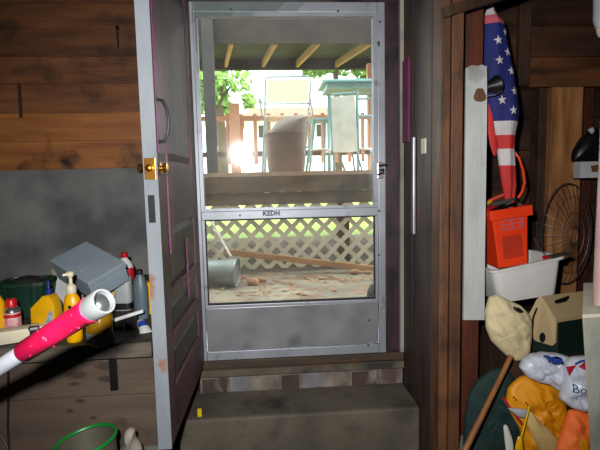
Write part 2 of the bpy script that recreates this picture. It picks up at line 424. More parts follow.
# left shelf and wood front
struct(MB().use('shelf_wood').box(XL, -.40, 1.556, YW, ZS - .045, ZS).use('edge_wood').box(XL, -.40, 1.545, 1.555, ZS - .048, ZS + .001), 'wall_ledge_left', None, 'worn grey wooden shelf top that carries the bottles', 'shelf')
b = MB()
b.use('ledge_wood')
for z0, z1 in ((.0, .40), (.40, .63), (.63, .815), (.815, .97)):
    b.box(XL, -.40, 1.60, 1.64, z0 + .001, z1 - .001)
for px, py, rx, ry in ((76, 375, 14, 5), (74, 384, 6, 2.5), (106, 366, 13, 6), (107, 379, 12, 4), (80, 401, 6, 2.5), (70, 411, 4, 2.4), (93, 418, 4, 2)):
    r2 = random.Random(px)
    for f_, m_ in ((1, 'stain_light'), (.72, 'stain')):
        b.use(m_).face(b.pts([P(px + f_ * rx * math.cos(k * PI / 12) * r2.uniform(.8, 1.1), py + f_ * ry * math.sin(k * PI / 12) * r2.uniform(.75, 1.15), 1.5995 - (1 - f_) * .001) for k in range(24)][::-1]))
struct(b, 'wall_front_left', None, 'stained grey brown boards below the left shelf', 'wall')
struct(MB().box(-1.9, -.40, 1.0, 1.60, 0, .62), 'wall_footing_left', 'concrete_wall', 'low concrete footing below the frame on the left', 'wall')
# stair recess
struct(MB().box(-.40, .645, YT, 2.2, 0, ZT).box(-.40, .645, YT - .30, YT, 0, .30).box(-.40, .645, YT - .58, YT - .30, 0, .15), 'stairs', 'concrete_step', 'worn grey brown concrete steps below the storm door', 'steps', bevel=.012)
b = MB(); b.use('mortar').box(-.34, .64, 2.158, 2.2, ZT - .002, ZBR)
x = -.33; i = 0
while x < .62:
    w = [.115, .1, .12, .085][i % 4]
    b.use('brick_pale' if i in (4, 1) else 'brick').box(x, min(x + w, .637), 2.152 + .004 * (i % 3), 2.19, ZT + .002 + .002 * (i % 2), ZBR - .014 + .004 * ((i * 5) % 3))
    x += w + .014; i += 1
struct(b, 'wall_riser', None, 'crumbling brick and mortar riser under the door sill', 'wall')
struct(MB().use('sill_wood').box(-.345, .645, 2.15, 2.25, (ZSILL + ZBR) / 2 + .001, ZSILL - .001).use('concrete_step').box(-.345, .645, 2.138, 2.25, ZBR, (ZSILL + ZBR) / 2), 'trim_sill', None, 'rust stained wooden sill under the storm door', 'sill', bevel=.004)
# right jamb wall of the recess
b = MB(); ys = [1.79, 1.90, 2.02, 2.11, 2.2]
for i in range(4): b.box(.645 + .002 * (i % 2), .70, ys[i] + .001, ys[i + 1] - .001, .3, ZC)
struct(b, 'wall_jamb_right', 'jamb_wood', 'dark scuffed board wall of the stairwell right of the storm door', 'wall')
struct(MB().box(.560, .628, 2.172, 2.2, ZSILL, 2.45), 'trim_casing_right', 'casing_purple', 'dark purple door casing right of the storm door', 'casing', bevel=.003)
struct(MB().box(.628, .645, 2.15, 2.2, ZSILL, 2.6), 'trim_stop_right', 'grey_paint', 'narrow grey stop strip beside the purple casing', 'trim')
struct(MB().box(-.345, .62, 2.17, 2.2, P(290, 1.2, 2.165).z + .001, 2.55), 'trim_head', 'casing_purple', 'dark purple head casing above the storm door', 'casing')
pz0, pz1 = PX(404, 143, .645), PX(404, 62, .645)
struct(MB().box(.636, .645, 2.06, 2.145, pz0.z, pz1.z), 'trim_purple', 'magenta_paint', 'faded magenta painted strip on the stairwell wall', 'trim')
struct(MB().box(.634, .645, 1.975, 2.0, 1.30, 1.72), 'trim_highlight', 'aluminium_kick', 'pale metallic strip standing in for a vertical highlight on the stairwell wall', 'trim', bevel=.003)  # pale strip put in as the shiny vertical highlight on the jamb boards
# post and boards at the end of the stairwell wall
b = MB(); b.box(.648, .683, 1.70, 1.79, .2, ZC); b.box(.685, .728, 1.69, 1.79, .2, ZC)
struct(b, 'trim_post', 'post_wood', 'brown two board wooden post at the end of the stairwell wall', 'post', bevel=.003)
b = MB(); b.box(.729, .80, 1.85, 1.88, .3, ZC); b.box(.801, .876, 1.852, 1.88, .3, ZC)
struct(b, 'wall_partition', 'plank_red', 'reddish brown upright boards behind the white painted board', 'wall')
struct(MB().box(.70, .868, 1.881, 2.2, 0, ZC), 'wall_partition_core', 'room_dark', 'dark inside of the stairwell partition', 'wall')
a0, a1 = P(446, 12, 1.66), P(492, -2, 1.72)
struct(MB().bar(a0, a1 + (a1 - a0) * .6, .05, .035), 'trim_brace', 'stud_dark', 'dark slanting brace above the white board at the ceiling', 'brace')
# right back wall
b = MB()
for i, (y0, y1) in enumerate(((300, 262), (262, 224), (224, 186), (186, 150), (150, 118), (118, 87))):
    b.use('plank_dark').box(.94, XR, 2.66, 2.84, P(540, y0, 2.66).z + .002, P(540, y1, 2.66).z - .002)
b.box(.94, XR, 2.66, 2.84, 0, P(540, 300, 2.66).z - .002)
for i, (y0, y1) in enumerate(((87, 57), (57, 26), (26, -6), (-6, -60))):
    b.use('plank_brown' if i == 0 else 'plank_dark').box(.94, XR, 2.54, 2.84, P(540, y0, 2.54).z + .002, P(540, y1, 2.54).z - .002)
struct(b, 'wall_right_planks', None, 'dark brown horizontal board wall behind the flag', 'wall')
def stud(x0, x1, yt, yb, Y, dy, name, m, label):
    A = P(x0, 160, Y); B = P(x1, 160, Y)
    struct(MB().box(A.x, B.x, Y, Y + dy, P(x0, yb, Y).z, P(x0, yt, Y).z), name, m, label, 'stud', bevel=.003)
stud(550, 581, 87, 420, 2.52, .1, 'trim_stud_light', 'stud_light', 'pale brown wall stud behind the wire cage')
stud(538, 549, 88, 420, 2.56, .08, 'trim_stud_dark', 'stud_dark', 'narrow dark stud left of the pale brown stud')
stud(517, 528, -40, 86, 2.50, .04, 'trim_batten', 'stud_dark', 'brown batten running up to the ceiling right of the flag')
stud(583, 592, 40, 420, 2.60, .05, 'trim_batten_red', 'plank_red', 'reddish batten between pale stud and right edge')
# right ledges
ZR = .44
struct(MB().box(.655, XR, .95, 1.688, 0, ZR).box(.735, XR, 1.688, 1.845, 0, ZR).box(.90, XR, 1.845, 2.6, 0, ZR), 'wall_footing_right', 'concrete_wall', 'low concrete footing under the pile on the right', 'wall')
struct(MB().box(.98, XR, 1.785, 2.6, ZR + .002, .79), 'wall_ledge_right', 'stud_dark', 'dark wooden ledge hidden under the stacked boxes', 'shelf')

# ------------------------------------------------------------------ storm door
D = empty('door_2', (-.34, 2.2, ZSILL), 'silver aluminium storm door with two panes and a kick panel', 'door', kind='structure')
x0 = -.335; gz = dict(top=P(290, 16.2, 2.16).z, mt=P(290, 207, 2.165).z, mb=P(290, 218, 2.165).z, lb=P(290, 301.5, 2.17).z, kb=P(290, 348, 2.17).z, bot=P(290, 358.2, 2.165).z, ttop=P(290, 1.5, 2.165).z)
gl0, gl1 = P(202.3, 150, 2.165).x, P(373.6, 150, 2.165).x
x1 = P(385.3, 150, 2.165).x
def dbox(name, m, X0, X1, Y0, Y1, Z0, Z1, bev=.003, par=D): return MB().box(X0, X1, Y0, Y1, Z0, Z1).build(name, m, par, bevel=bev)
dbox('frame_stile', 'aluminium', x0, gl0 - .018, 2.165, 2.2, gz['bot'], gz['ttop'])
dbox('frame_stile', 'aluminium', gl1 + .022, x1, 2.165, 2.2, gz['bot'], gz['ttop'])
dbox('top_rail', 'aluminium', gl0 - .017, gl1 + .021, 2.166, 2.2, gz['top'] + .02, gz['ttop'])
dbox('middle_rail', 'aluminium', gl0 - .017, gl1 + .021, 2.162, 2.2, gz['mb'], gz['mt'] - .012)
dbox('bottom_rail', 'aluminium', gl0 - .017, gl1 + .021, 2.166, 2.2, gz['bot'], gz['kb'])
dbox('kick_panel', 'aluminium_kick', gl0 - .016, gl1 + .020, 2.176, 2.196, gz['kb'] + .004, gz['lb'] - .02)
dbox('kick_rail', 'aluminium', gl0 - .017, gl1 + .021, 2.168, 2.2, gz['lb'] - .02, gz['lb'] - .004)
b = MB()
for X0, X1, Z0, Z1 in ((gl0 - .016, gl0, gz['mt'] - .011, gz['top'] + .018), (gl1, gl1 + .020, gz['mt'] - .011, gz['top'] + .018),
                       (gl0, gl1, gz['top'], gz['top'] + .018), (gl0, gl1, gz['mt'] - .011, gz['mt'])):
    b.box(X0, X1, 2.160, 2.196, Z0, Z1)
b.build('upper_sash', 'aluminium', D)
b = MB(); lo, hi = gz['lb'] - .003, gz['mb'] - .001
for X0, X1, Z0, Z1 in ((gl0 - .016, gl0 - .004, lo, hi), (gl1 + .006, gl1 + .020, lo, hi)): b.box(X0, X1, 2.168, 2.196, Z0, Z1)
b.build('lower_sash', 'aluminium', D)
b = MB()
for X0, X1, Z0, Z1 in ((gl0 - .004, gl0 + .001, lo, hi), (gl1 + .001, gl1 + .006, lo, hi), (gl0, gl1 + .002, hi - .005, hi), (gl0, gl1 + .002, lo, lo + .006)): b.box(X0, X1, 2.172, 2.19, Z0, Z1)
b.build('gasket', 'gasket', D)
# panes: the upper insert is tilted in its sash to move the flash glint
mx = Matrix.Translation((0.108, 2.196, 1.39)) @ Matrix.Rotation(math.radians(1.9), 4, 'Z') @ Matrix.Rotation(math.radians(1.9), 4, 'X')
MB().box(-.404, .404, -.0015, .0015, .046 - .008, .953 + .006, mx).build('upper_pane', 'glass_upper', D)
MB().box(gl0, gl1 + .002, 2.181, 2.184, lo + .005, hi - .004).build('lower_pane', 'glass_lower', D)
pb = P(262, 213.2, 2.1605)
MB().box(pb.x, pb.x + .088, 2.159, 2.162, pb.z - .014, pb.z + .012).build('brand_plate', 'aluminium', D, bevel=.001)
text_mb('KEDH', .030, facing(Vector((pb.x + .004, 2.158, pb.z - .011))), 'gasket', .0008, .035).build('brand_lettering', None, D)
for px, py in ((231, 9.5), (338, 11), (240, 215.5), (379, 211), (369, 320), (368, 345), (380, 22), (379, 255)):
    q = P(px, py, 2.162); b = MB(); b.lathe([(.0045, 0), (.0045, .004), (.002, .006)], Matrix.Translation(q) @ Matrix.Rotation(PI / 2, 4, 'X'), 10); b.build('screw', 'screw_metal', D)
q = P(380, 170, 2.16)
h = MB().box(q.x - .014, q.x + .014, 2.152, 2.166, q.z - .04, q.z + .035).build('latch', 'steel', D, bevel=.003)
b = MB(); b.tube([q + Vector((-.008, -.01, .022)), q + Vector((-.006, -.034, .018)), q + Vector((.012, -.036, .024)), q + Vector((.024, -.024, .02))], .0055)
b.tube([q + Vector((0, -.008, .0)), q + Vector((.004, -.03, -.002)), q + Vector((.012, -.032, .002))], .006)
b.tube([q + Vector((-.012, -.006, -.022)), q + Vector((-.006, -.022, -.02)), q + Vector((.012, -.03, -.012))], .0045)
b.build('latch_lever', 'black_iron', h)
q = P(378, 44, 2.16)
MB().box(q.x - .006, q.x + .006, 2.15, 2.165, q.z - .014, q.z + .01).build('corner_clip', 'steel', D, bevel=.002)

# ------------------------------------------------------------------ open wooden door
L = empty('door_1', (-.316, 2.16, .69), 'open wooden door seen nearly edge on with chipped grey edge', 'door', rot=(0, 0, math.radians(-1.15)), kind='structure')
LW = .705; T = .040; H = 1.74
def lb(X0, X1, Y0, Y1, Z0, Z1, b=None): b = b or MB(); return b.box(X0, X1, -Y1, -Y0, Z0, Z1)
b = MB()
lb(-T, 0, 0, .10, 0, H, b); lb(-T, 0, LW - .105, LW - .004, 0, H, b)
rails = ((0, .17), (.30, .345), (.455, .50), (.71, .93), (1.62, H))
for z0, z1 in rails: lb(-T, 0, .10, LW - .105, z0, z1, b)
b.build('leaf', 'door_face', L, local=True, bevel=.002)
for z0, z1 in ((.17, .30), (.345, .455), (.50, .71), (.93, 1.62)):
    b = MB(); lb(-T + .012, -.012, .10, LW - .105, z0, z1, b)
    y0, y1 = -(LW - .105 - .03), -.13; e = .03 if z1 - z0 > .2 else .022
    o = [(-.012, -(LW - .11), z0 + .004), (-.012, -.105, z0 + .004), (-.012, -.105, z1 - .004), (-.012, -(LW - .11), z1 - .004)]
    i = [(-.004, y0, z0 + e), (-.004, y1, z0 + e), (-.004, y1, z1 - e), (-.004, y0, z1 - e)]
    b.hexa(o + i)
    b.build('door_panel', 'door_lower' if z0 < .6 else 'door_face', L, local=True)
lb(-T - .0015, .0015, LW - .004, LW, 0, H).build('free_edge', 'door_edge', L, local=True)
lb(0, .003, LW - .125, LW - .022, .95, H).build('magenta_strip', 'magenta_paint', L, local=True)['label'] = 'magenta painted strip along the door face'
lb(0, .005, LW - .135, LW - .115, .62, .98).build('magenta_strip', 'magenta_paint', L, local=True)['label'] = 'magenta painted strip along the door face'
lb(0, .004, .285, .315, .40, .64).build('magenta_strip', 'magenta_paint', L, local=True)['label'] = 'magenta painted strip along the door face'
# brass latch plate, knobs, mortise plate, pull handle (local: y = -distance from hinge)
zk = P(152, 168, 1.46).z - .69
lb(-.038, -.004, LW, LW + .003, zk - .035, zk + .03).build('latch_plate', 'brass', L, local=True, bevel=.0008)
MB().lathe([(.012, 0), (.011, .01), (.006, .013)], Matrix.Translation((-.022, -LW - .003, zk)) @ Matrix.Rotation(PI / 2, 4, 'X'), 14).build('latch_bolt', 'brass', L, local=True, smooth=True)
kp = [(.026, 0), (.026, .004), (.010, .007), (.010, .022), (.020, .030), (.025, .040), (.022, .052), (.010, .058)]
MB().lathe([(r * .78, z * .4) for r, z in kp], Matrix.Translation((.0, -LW + .045, zk)) @ Matrix.Rotation(PI / 2, 4, 'Y'), 20).build('door_knob', 'brass', L, local=True, smooth=True)
MB().lathe([(r * .62, z * .55) for r, z in kp], Matrix.Translation((-T, -LW + .045, zk)) @ Matrix.Rotation(-PI / 2, 4, 'Y'), 20).build('door_knob', 'brass', L, local=True, smooth=True)
zm = P(155, 208, 1.455).z - .69
lb(-.032, -.012, LW, LW + .0025, zm - .045, zm + .04).build('mortise_plate', 'black_iron', L, local=True)
z0, z1 = P(160, 142, 1.47).z - .69, P(160, 98, 1.47).z - .69
yb = -LW + .035
b = MB(); b.tube([(0, yb, z0), (.018, yb, z0 + .004), (.030, yb, z0 + .03), (.035, yb, (z0 + z1) / 2), (.030, yb, z1 - .03), (.018, yb, z1 - .004), (0, yb, z1)], .005, 8)
for z in (z0, z1): b.lathe([(.011, 0), (.011, .004)], Matrix.Translation((0, yb, z)) @ Matrix.Rotation(PI / 2, 4, 'Y'), 12)
b.build('pull_handle', 'black_iron', L, local=True, smooth=True)
q = P(199.5, 406, 1.97)
t = MB().box(q.x - .006, q.x + .012, q.y, q.y + .01, q.z - .018, q.z + .016).build('plastic_tag', 'yellow_tag', bevel=.002)
t.location.z = ZT
tag(t, 'small yellow plastic tag on the step below the open door', 'tag')
t.location.y = YT + .03; t.location.x = P(199.5, 408, YT + .03).x

# ------------------------------------------------------------------ marks and fixings on the walls
def spot(px, py, Y, r, name, m, lab, cat, dy=.006):
    q = P(px, py, Y); b = MB(); b.lathe([(r, 0), (r * .8, dy), (r * .3, dy * 1.4)], Matrix.Translation(q) @ Matrix.Rotation(PI / 2, 4, 'X'), 10)
    return tag(b.build(name, m), lab, cat)
q = P(22, 118, YW - .012); q2 = P(20, 84, YW - .012)
tag(MB().bar(q - Vector((0, .012, 0)), q2 - Vector((0, .012, 0)), .014, .012).build('wall_strip', 'stud_dark'), 'thin dark strip nailed upright to the left board wall', 'strip')
q = P(118.5, 28, YW - .016)
b = MB(); b.tube([q + Vector((0, .004, .0)), q + Vector((0, -.03, .0)), q + Vector((0, -.032, -.012))], .006); b.tube([q + Vector((0, -.026, 0)), q + Vector((0, -.026, -.11))], .004)
tag(b.build('wall_hook', 'black_iron'), 'black hook high on the left board wall', 'hook')
q = P(112.5, 345, 1.60); q2 = P(111, 389, 1.60)
b = MB(); b.box(q.x - .012, q.x + .012, 1.585, 1.60, q2.z, q.z - .004); b.box(q.x - .012, q.x + .012, 1.56, 1.60, q.z - .012, q.z - .004)
tag(b.build('iron_bracket', 'black_iron', bevel=.002), 'black iron bracket below the shelf edge', 'bracket')
q = P(424.5, 146, 1.0); q = PX(424.5, 146, .645)
tag(MB().box(.638, .645, q.y - .022, q.y + .022, q.z - .03, q.z + .03).build('wall_tag', 'cream'), 'small pale tag on the dark stairwell wall', 'tag')

# white painted board nailed in front of the partition
tl, tr, br_, bl = P(466, 68, 1.835), P(487, 66, 1.835), P(484.5, 320, 1.835), P(463.5, 320, 1.835)
Bd = empty('painted_board', (bl + br_) / 2, 'white painted board with grey weathered patch nailed to reddish boards', 'board')
poly = [bl, br_, P(485, 250, 1.835), P(487, 120, 1.835), tr, P(485, 66, 1.835), P(482, 64.5, 1.835), P(478, 66, 1.835), P(472, 65, 1.835), tl, P(465, 180, 1.835)]
MB().prism(poly, (0, .014, 0)).build('board', 'white_board', Bd)
kn = [P(480 + 6 * math.cos(a) * (1 + .2 * math.sin(3 * a)), 95 + 8 * math.sin(a) * (1 + .15 * math.cos(2 * a)), 1.834) for a in [k * PI / 8 for k in range(16)]]
kn = [Vector((min(k.x, tr.x), k.y, k.z)) for k in kn]
MB().prism(kn, (0, .0012, 0)).build('knot', 'knot', Bd)['label'] = 'bare brown wood knot patch'

# ------------------------------------------------------------------ things on the left shelf
def at_shelf(px, py): return PZ(px, py, ZS)
def bottle(name, pos, label, cat, prof, m, seg=24, sx=1, sy=1, sq=0, rz=0, rot=None):
    e = empty(name, pos, label, cat, rot=rot or (0, 0, rz))
    MB().lathe(prof, None, seg, sx, sy, sq).build('body', m, e, local=True, smooth=True)
    return e
# metal lock box on the white carton
Fp, Lp, Rp = P(88, 283, 1.80), P(50, 260, 1.95), P(124.5, 262, 1.90)
a = Lp - Fp; bb = Rp - Fp; nn = bb.cross(a).normalized()
if nn.z < 0: nn = -nn
E = empty('metal_box', Fp + (a + bb) / 2 - nn * .1, 'closed grey metal box tilted on top of the shelf clutter', 'box')
hgt = .095
MB().hexa([Fp - nn * hgt, Fp + bb * .99 - nn * hgt, Fp + (a + bb) * .99 - nn * hgt, Fp + a * .99 - nn * hgt, Fp - nn * .028, Fp + bb * .99 - nn * .028, Fp + (a + bb) * .99 - nn * .028, Fp + a * .99 - nn * .028]).build('box_body', 'grey_metal', E, bevel=.004)
ex = (a.normalized() + bb.normalized()) * .003
lid = [Fp - ex, Fp + bb + bb.normalized() * .003 - a.normalized() * .003, Fp + a + bb + ex, Fp + a + a.normalized() * .003 - bb.normalized() * .003]
ld = MB().hexa([p - nn * .026 for p in lid] + lid).build('box_lid', 'grey_metal', E, bevel=.004)
hc = Fp + bb * .18 + a * .5
hd = a.normalized()
MB().tube([hc - hd * .05 + nn * .001, hc - hd * .045 + nn * .006, hc + hd * .045 + nn * .006, hc + hd * .05 + nn * .001], .003, 6).build('box_handle', 'grey_metal', ld)
# white carton under it
q = at_shelf(68, 303)
E = empty('carton', q, 'white cardboard carton under the grey metal box', 'carton', rot=(0, 0, math.radians(28)))
MB().box(-.055, .06, -.045, .10, 0, .125).build('carton_body', 'white_card', E, local=True, bevel=.002)
MB().hexa([Vector(p) for p in ((-.055, -.045, .126), (.01, -.045, .126), (.01, .06, .126), (-.055, .06, .126), (-.055, -.045, .128), (.01, -.045, .128), (.01, .06, .150), (-.055, .06, .150))]).build('carton_flap', 'cream', E, local=True)
# green basket
q = at_shelf(30, 313)
E = empty('plastic_basket', q, 'dark green ribbed plastic basket left of the yellow bottle', 'basket', rot=(0, 0, math.radians(8)))
b = MB()
b.lathe([(.075, 0), (.095, .13), (.09, .13), (.07, .006)], None, 28, 1, .8, .45)
for k in range(22):
    an = 2 * PI * k / 22; c, s_ = math.cos(an), math.sin(an)
    cx = math.copysign(abs(c) ** .55, c); cy = math.copysign(abs(s_) ** .55, s_) * .8
    b.bar((cx * .078, cy * .078, .005), (cx * .098, cy * .098, .128), .006, .006)
b.build('basket_body', 'green_basket', E, local=True)
b = MB(); b.lathe([(.094, .125), (.104, .128), (.104, .142), (.092, .144), (.088, .13)], None, 28, 1, .8, .45)
b.build('basket_rim', 'green_basket', E, local=True)
MB().puff([(.06 * math.cos(k * PI / 8), 0, .132 + .028 * math.sin(k * PI / 8)) for k in range(16)], .045, .05, 5, 32, .012, 22, 3).build('black_rag', 'black_bristle', E, local=True, smooth=True)['label'] = 'black stuff filling the basket'
# yellow oil bottle
q = at_shelf(48, 334)
E = empty('oil_bottle', q, 'yellow plastic oil bottle with blue cap behind the pink sleeve', 'bottle', rot=(0, 0, math.radians(-6)))
w = .046; hh = .158
poly = [(-w, 0, 0), (w, 0, 0), (w, 0, .105), (.036, 0, .132), (.026, 0, .146), (.004, 0, .146), (-.012, 0, .13), (-w + .003, 0, .102)]
MB().prism([Vector((x, -.026, z)) for x, y, z in poly], (0, .052, 0)).build('body', 'yellow_plastic', E, local=True, bevel=.007, smooth=True)
MB().lathe([(.011, .146), (.012, .150), (.012, .164), (.006, .168), (.004, .195), (.002, .196)], Matrix.Translation((.015, 0, 0)), 16).build('cap', 'blue_cap', E, local=True, smooth=True)
MB().prism([Vector(p) for p in ((.006, -.0275, .04), (.038, -.0275, .045), (.038, -.0275, .098), (.022, -.0275, .082))], (0, .0015, 0)).build('label_sticker', 'label_blue', E, local=True)
MB().box(-.018, .004, -.0275, -.026, .02, .075).build('label_sticker', 'yellow_plastic', E, local=True)
# yellow pump bottle
q = at_shelf(75, 341)
E = bottle('pump_bottle', q, 'slim yellow bottle with cream pump top in front of the metal box', 'bottle', [(.024, 0), (.027, .01), (.028, .12), (.025, .15), (.014, .168), (.012, .17)], 'pump_yellow', sy=.8)
MB().lathe([(.015, .168), (.0165, .172), (.0165, .19), (.010, .198), (.006, .2), (.0055, .222), (.011, .226), (.0125, .240), (.006, .243)], None, 16).build('pump', 'cream', E, local=True, smooth=True)
MB().bar((-.002, -.004, .235), (-.020, -.012, .232), .008, .007).build('nozzle', 'cream', E, local=True)
MB().lathe([(.006, 0), (.006, .002)], Matrix.Translation((.0, -.0225, .125)) @ Matrix.Rotation(PI / 2, 4, 'X'), 10).build('label_sticker', 'black_plastic', E, local=True)
# spray can
q = at_shelf(14, 336)
E = bottle('spray_can', q, 'small spray can with red cap and silver collar at left', 'spray can', [(.026, 0), (.028, .004), (.028, .085), (.026, .09)], 'can_white', rz=.2)
MB().lathe([(.028, .0), (.0285, .0), (.0285, .012), (.028, .012)], Matrix.Translation((0, 0, .072)), 24, closed=False).build('label_sticker', 'red_label', E, local=True)
MB().lathe([(.0265, .088), (.0285, .092), (.026, .100), (.019, .108), (.017, .110)], None, 24).build('collar', 'steel', E, local=True, smooth=True)
MB().lathe([(.019, .107), (.0185, .128), (.014, .136), (.004, .138)], None, 20).build('cap', 'red_plastic', E, local=True, smooth=True)
# yellow bottle at frame edge
q = at_shelf(-3, 338)
E = bottle('yellow_bottle', q, 'yellow bottle cut off by the left edge of the photo', 'bottle', [(.032, 0), (.034, .01), (.034, .13), (.014, .165), (.012, .17)], 'yellow_plastic', sy=.7)
MB().lathe([(.014, .168), (.014, .19), (.006, .192)], None, 14).build('cap', 'black_plastic', E, local=True)
# cream container lying down with black label
q = at_shelf(24, 340) + Vector((0, 0, .024))
E = empty('flat_bottle', q - Vector((0, 0, .024)), 'cream bottle with black label lying below the spray can', 'bottle', rot=(0, 0, math.radians(24)))
MB().box(-.095, .075, -.03, .03, 0, .048).build('body', 'cream', E, local=True, bevel=.012, smooth=True)
MB().box(.012, .055, -.0306, .0306, -.0004, .0486).build('label_sticker', 'black_plastic', E, local=True, bevel=.010)
MB().box(.022, .045, -.010, .012, .0484, .0492).build('label_sticker', 'label_white', E, local=True)
MB().lathe([(.012, 0), (.012, .02)], Matrix.Translation((.074, 0, .024)) @ Matrix.Rotation(PI / 2, 4, 'Y'), 14).build('cap', 'cream', E, local=True)
# cloudy tub
q = at_shelf(4, 296)
E = bottle('storage_tub', q, 'cloudy grey plastic tub against the concrete at far left', 'tub', [(.06, 0), (.07, .065), (.068, .07)], 'cloudy_tub', sq=.3)
MB().lathe([(.073, .068), (.074, .078), (.05, .082)], None, 24, sq=.3).build('lid', 'grey_jug', E, local=True, smooth=True)
# glass jar
q = at_shelf(101, 343.5)
E = bottle('glass_jar', q, 'glass jar of amber liquid with paper label under the silver pipe end', 'jar', [(.038, 0), (.042, .006), (.042, .095), (.036, .105)], 'amber')
MB().lathe([(.0425, .008), (.0428, .008), (.0428, .045), (.0425, .045)], None, 28, closed=False).build('label_sticker', 'label_blue', E, local=True)
MB().lathe([(.037, .104), (.039, .107), (.039, .12), (.02, .122)], None, 24).build('lid', 'steel', E, local=True, smooth=True)
MB().box(-.028, -.006, -.0440, -.040, .014, .032).build('label_sticker', 'label_white', E, local=True)
# white bottle with red cap
q = at_shelf(127, 300)
E = bottle('cleaner_bottle', q, 'white bottle with red cap and red label at the back of the shelf', 'bottle', [(.036, 0), (.038, .01), (.038, .15), (.030, .175), (.014, .195), (.013, .2)], 'white_plastic', sy=.7)
MB().lathe([(.0385, .03), (.0392, .03), (.0392, .152), (.0385, .152)], None, 24, sy=.71, closed=False).build('label_sticker', 'red_label', E, local=True)
MB().lathe([(.015, .198), (.0155, .218), (.008, .222)], None, 16).build('cap', 'red_plastic', E, local=True, smooth=True)
# grey jug
q = at_shelf(124.5, 309)
E = bottle('grey_jug', q, 'pale grey square jug with dark lower half right of the metal box', 'jug', [(.034, 0), (.036, .006), (.036, .128), (.030, .14), (.014, .148)], 'grey_jug', sq=.45, sy=.8)
MB().lathe([(.0365, .004), (.0372, .006), (.0372, .03), (.0365, .032)], None, 24, 1, .81, .45).build('label_sticker', 'black_plastic', E, local=True)
MB().lathe([(.014, .147), (.015, .172), (.008, .175)], None, 16).build('cap', 'white_plastic', E, local=True, smooth=True)
# blue grey bottle
q = at_shelf(142, 318)
E = bottle('squeeze_bottle', q, 'tall blue grey bottle with black cap beside the open door', 'bottle', [(.026, 0), (.028, .008), (.028, .12), (.022, .155), (.012, .178)], 'bluegrey_bottle', sy=.8)
MB().lathe([(.0125, .176), (.0125, .192), (.005, .197)], None, 14).build('cap', 'black_plastic', E, local=True, smooth=True)
# green and yellow bottle
q = at_shelf(114.5, 308)
E = bottle('small_bottle', q, 'slim olive green and yellow bottle left of the pale grey jug', 'bottle', [(.016, 0), (.017, .12), (.009, .135)], 'yellow_plastic')
MB().lathe([(.0172, .0), (.0176, .0), (.0176, .055), (.0172, .055)], None, 20, closed=False).build('label_sticker', 'green_plastic', E, local=True)
MB().lathe([(.0095, .134), (.0095, .15)], None, 12).build('cap', 'yellow_plastic', E, local=True)
# yellow container half behind the door edge
q = at_shelf(153, 312)
E = bottle('yellow_can', q, 'yellow container half hidden behind the grey door edge', 'can', [(.03, 0), (.03, .125), (.026, .13)], 'yellow_plastic')
MB().lathe([(.012, .129), (.012, .145)], None, 12).build('cap', 'black_plastic', E, local=True)
# brush
q = at_shelf(127, 328)
E = empty('scrub_brush', q, 'brush with white handle and black bristles lying behind the small tube', 'brush', rot=(0, 0, math.radians(4)))
MB().bar((-.055, 0, .03), (.062, 0, .062), .018, .012).build('handle', 'white_plastic', E, local=True, bevel=.003)
b = MB()
for i in range(9):
    for j in range(3):
        x = -.045 + i * .010; z = .027 + (x + .055) * .27
        b.bar((x, -.008 + j * .008, z - .004), (x + .004 * math.sin(i * 5 + j), -.01 + j * .010, 0.0), .006, .006)
b.build('bristles', 'black_bristle', E, local=True)
# tube of paste
q0, q1 = at_shelf(141, 327), at_shelf(149, 336)
d = (q1 - q0).normalized(); per = Vector((0, 0, 1)).cross(d)
E = empty('squeeze_tube', q0 - d * 0, 'small white and blue squeeze tube lying at the shelf front beside the door', 'tube', rot=(0, 0, math.atan2(d.y, d.x)))
b = MB(); Lh = .082
rings = []
for t_, wy, hz in ((0, .014, .028), (.1, .016, .031), (.4, .018, .026), (.75, .020, .014), (1, .022, .003)):
    rings.append(b.pts([(t_ * Lh, wy * math.cos(k * PI / 8), .0005 + hz / 2 + hz / 2 * math.sin(k * PI / 8)) for k in range(16)]))
for i in range(4):
    for k in range(16): b.face([rings[i][k], rings[i][(k + 1) % 16], rings[i + 1][(k + 1) % 16], rings[i + 1][k]])
b.face(rings[0]); b.face(rings[-1]); b.build('tube_body', 'white_plastic', E, local=True, smooth=True)
MB().lathe([(.011, -.016), (.014, -.001)], Matrix.Translation((0, 0, .0145)) @ Matrix.Rotation(PI / 2, 4, 'Y'), 14).build('cap', 'white_plastic', E, local=True)
b = MB(); rings = []
for t_, wy, hz in ((.25, .0175, .0300), (.4, .0185, .0270), (.62, .0196, .0195)):
    rings.append(b.pts([(t_ * Lh, wy * math.cos(k * PI / 8), .0002 + hz / 2 + hz / 2 * math.sin(k * PI / 8)) for k in range(1, 8)]))
for i in range(2):
    for k in range(6): b.face([rings[i][k], rings[i][k + 1], rings[i + 1][k + 1], rings[i + 1][k]])
b.build('label_sticker', 'ink_blue', E, local=True, recalc=False)

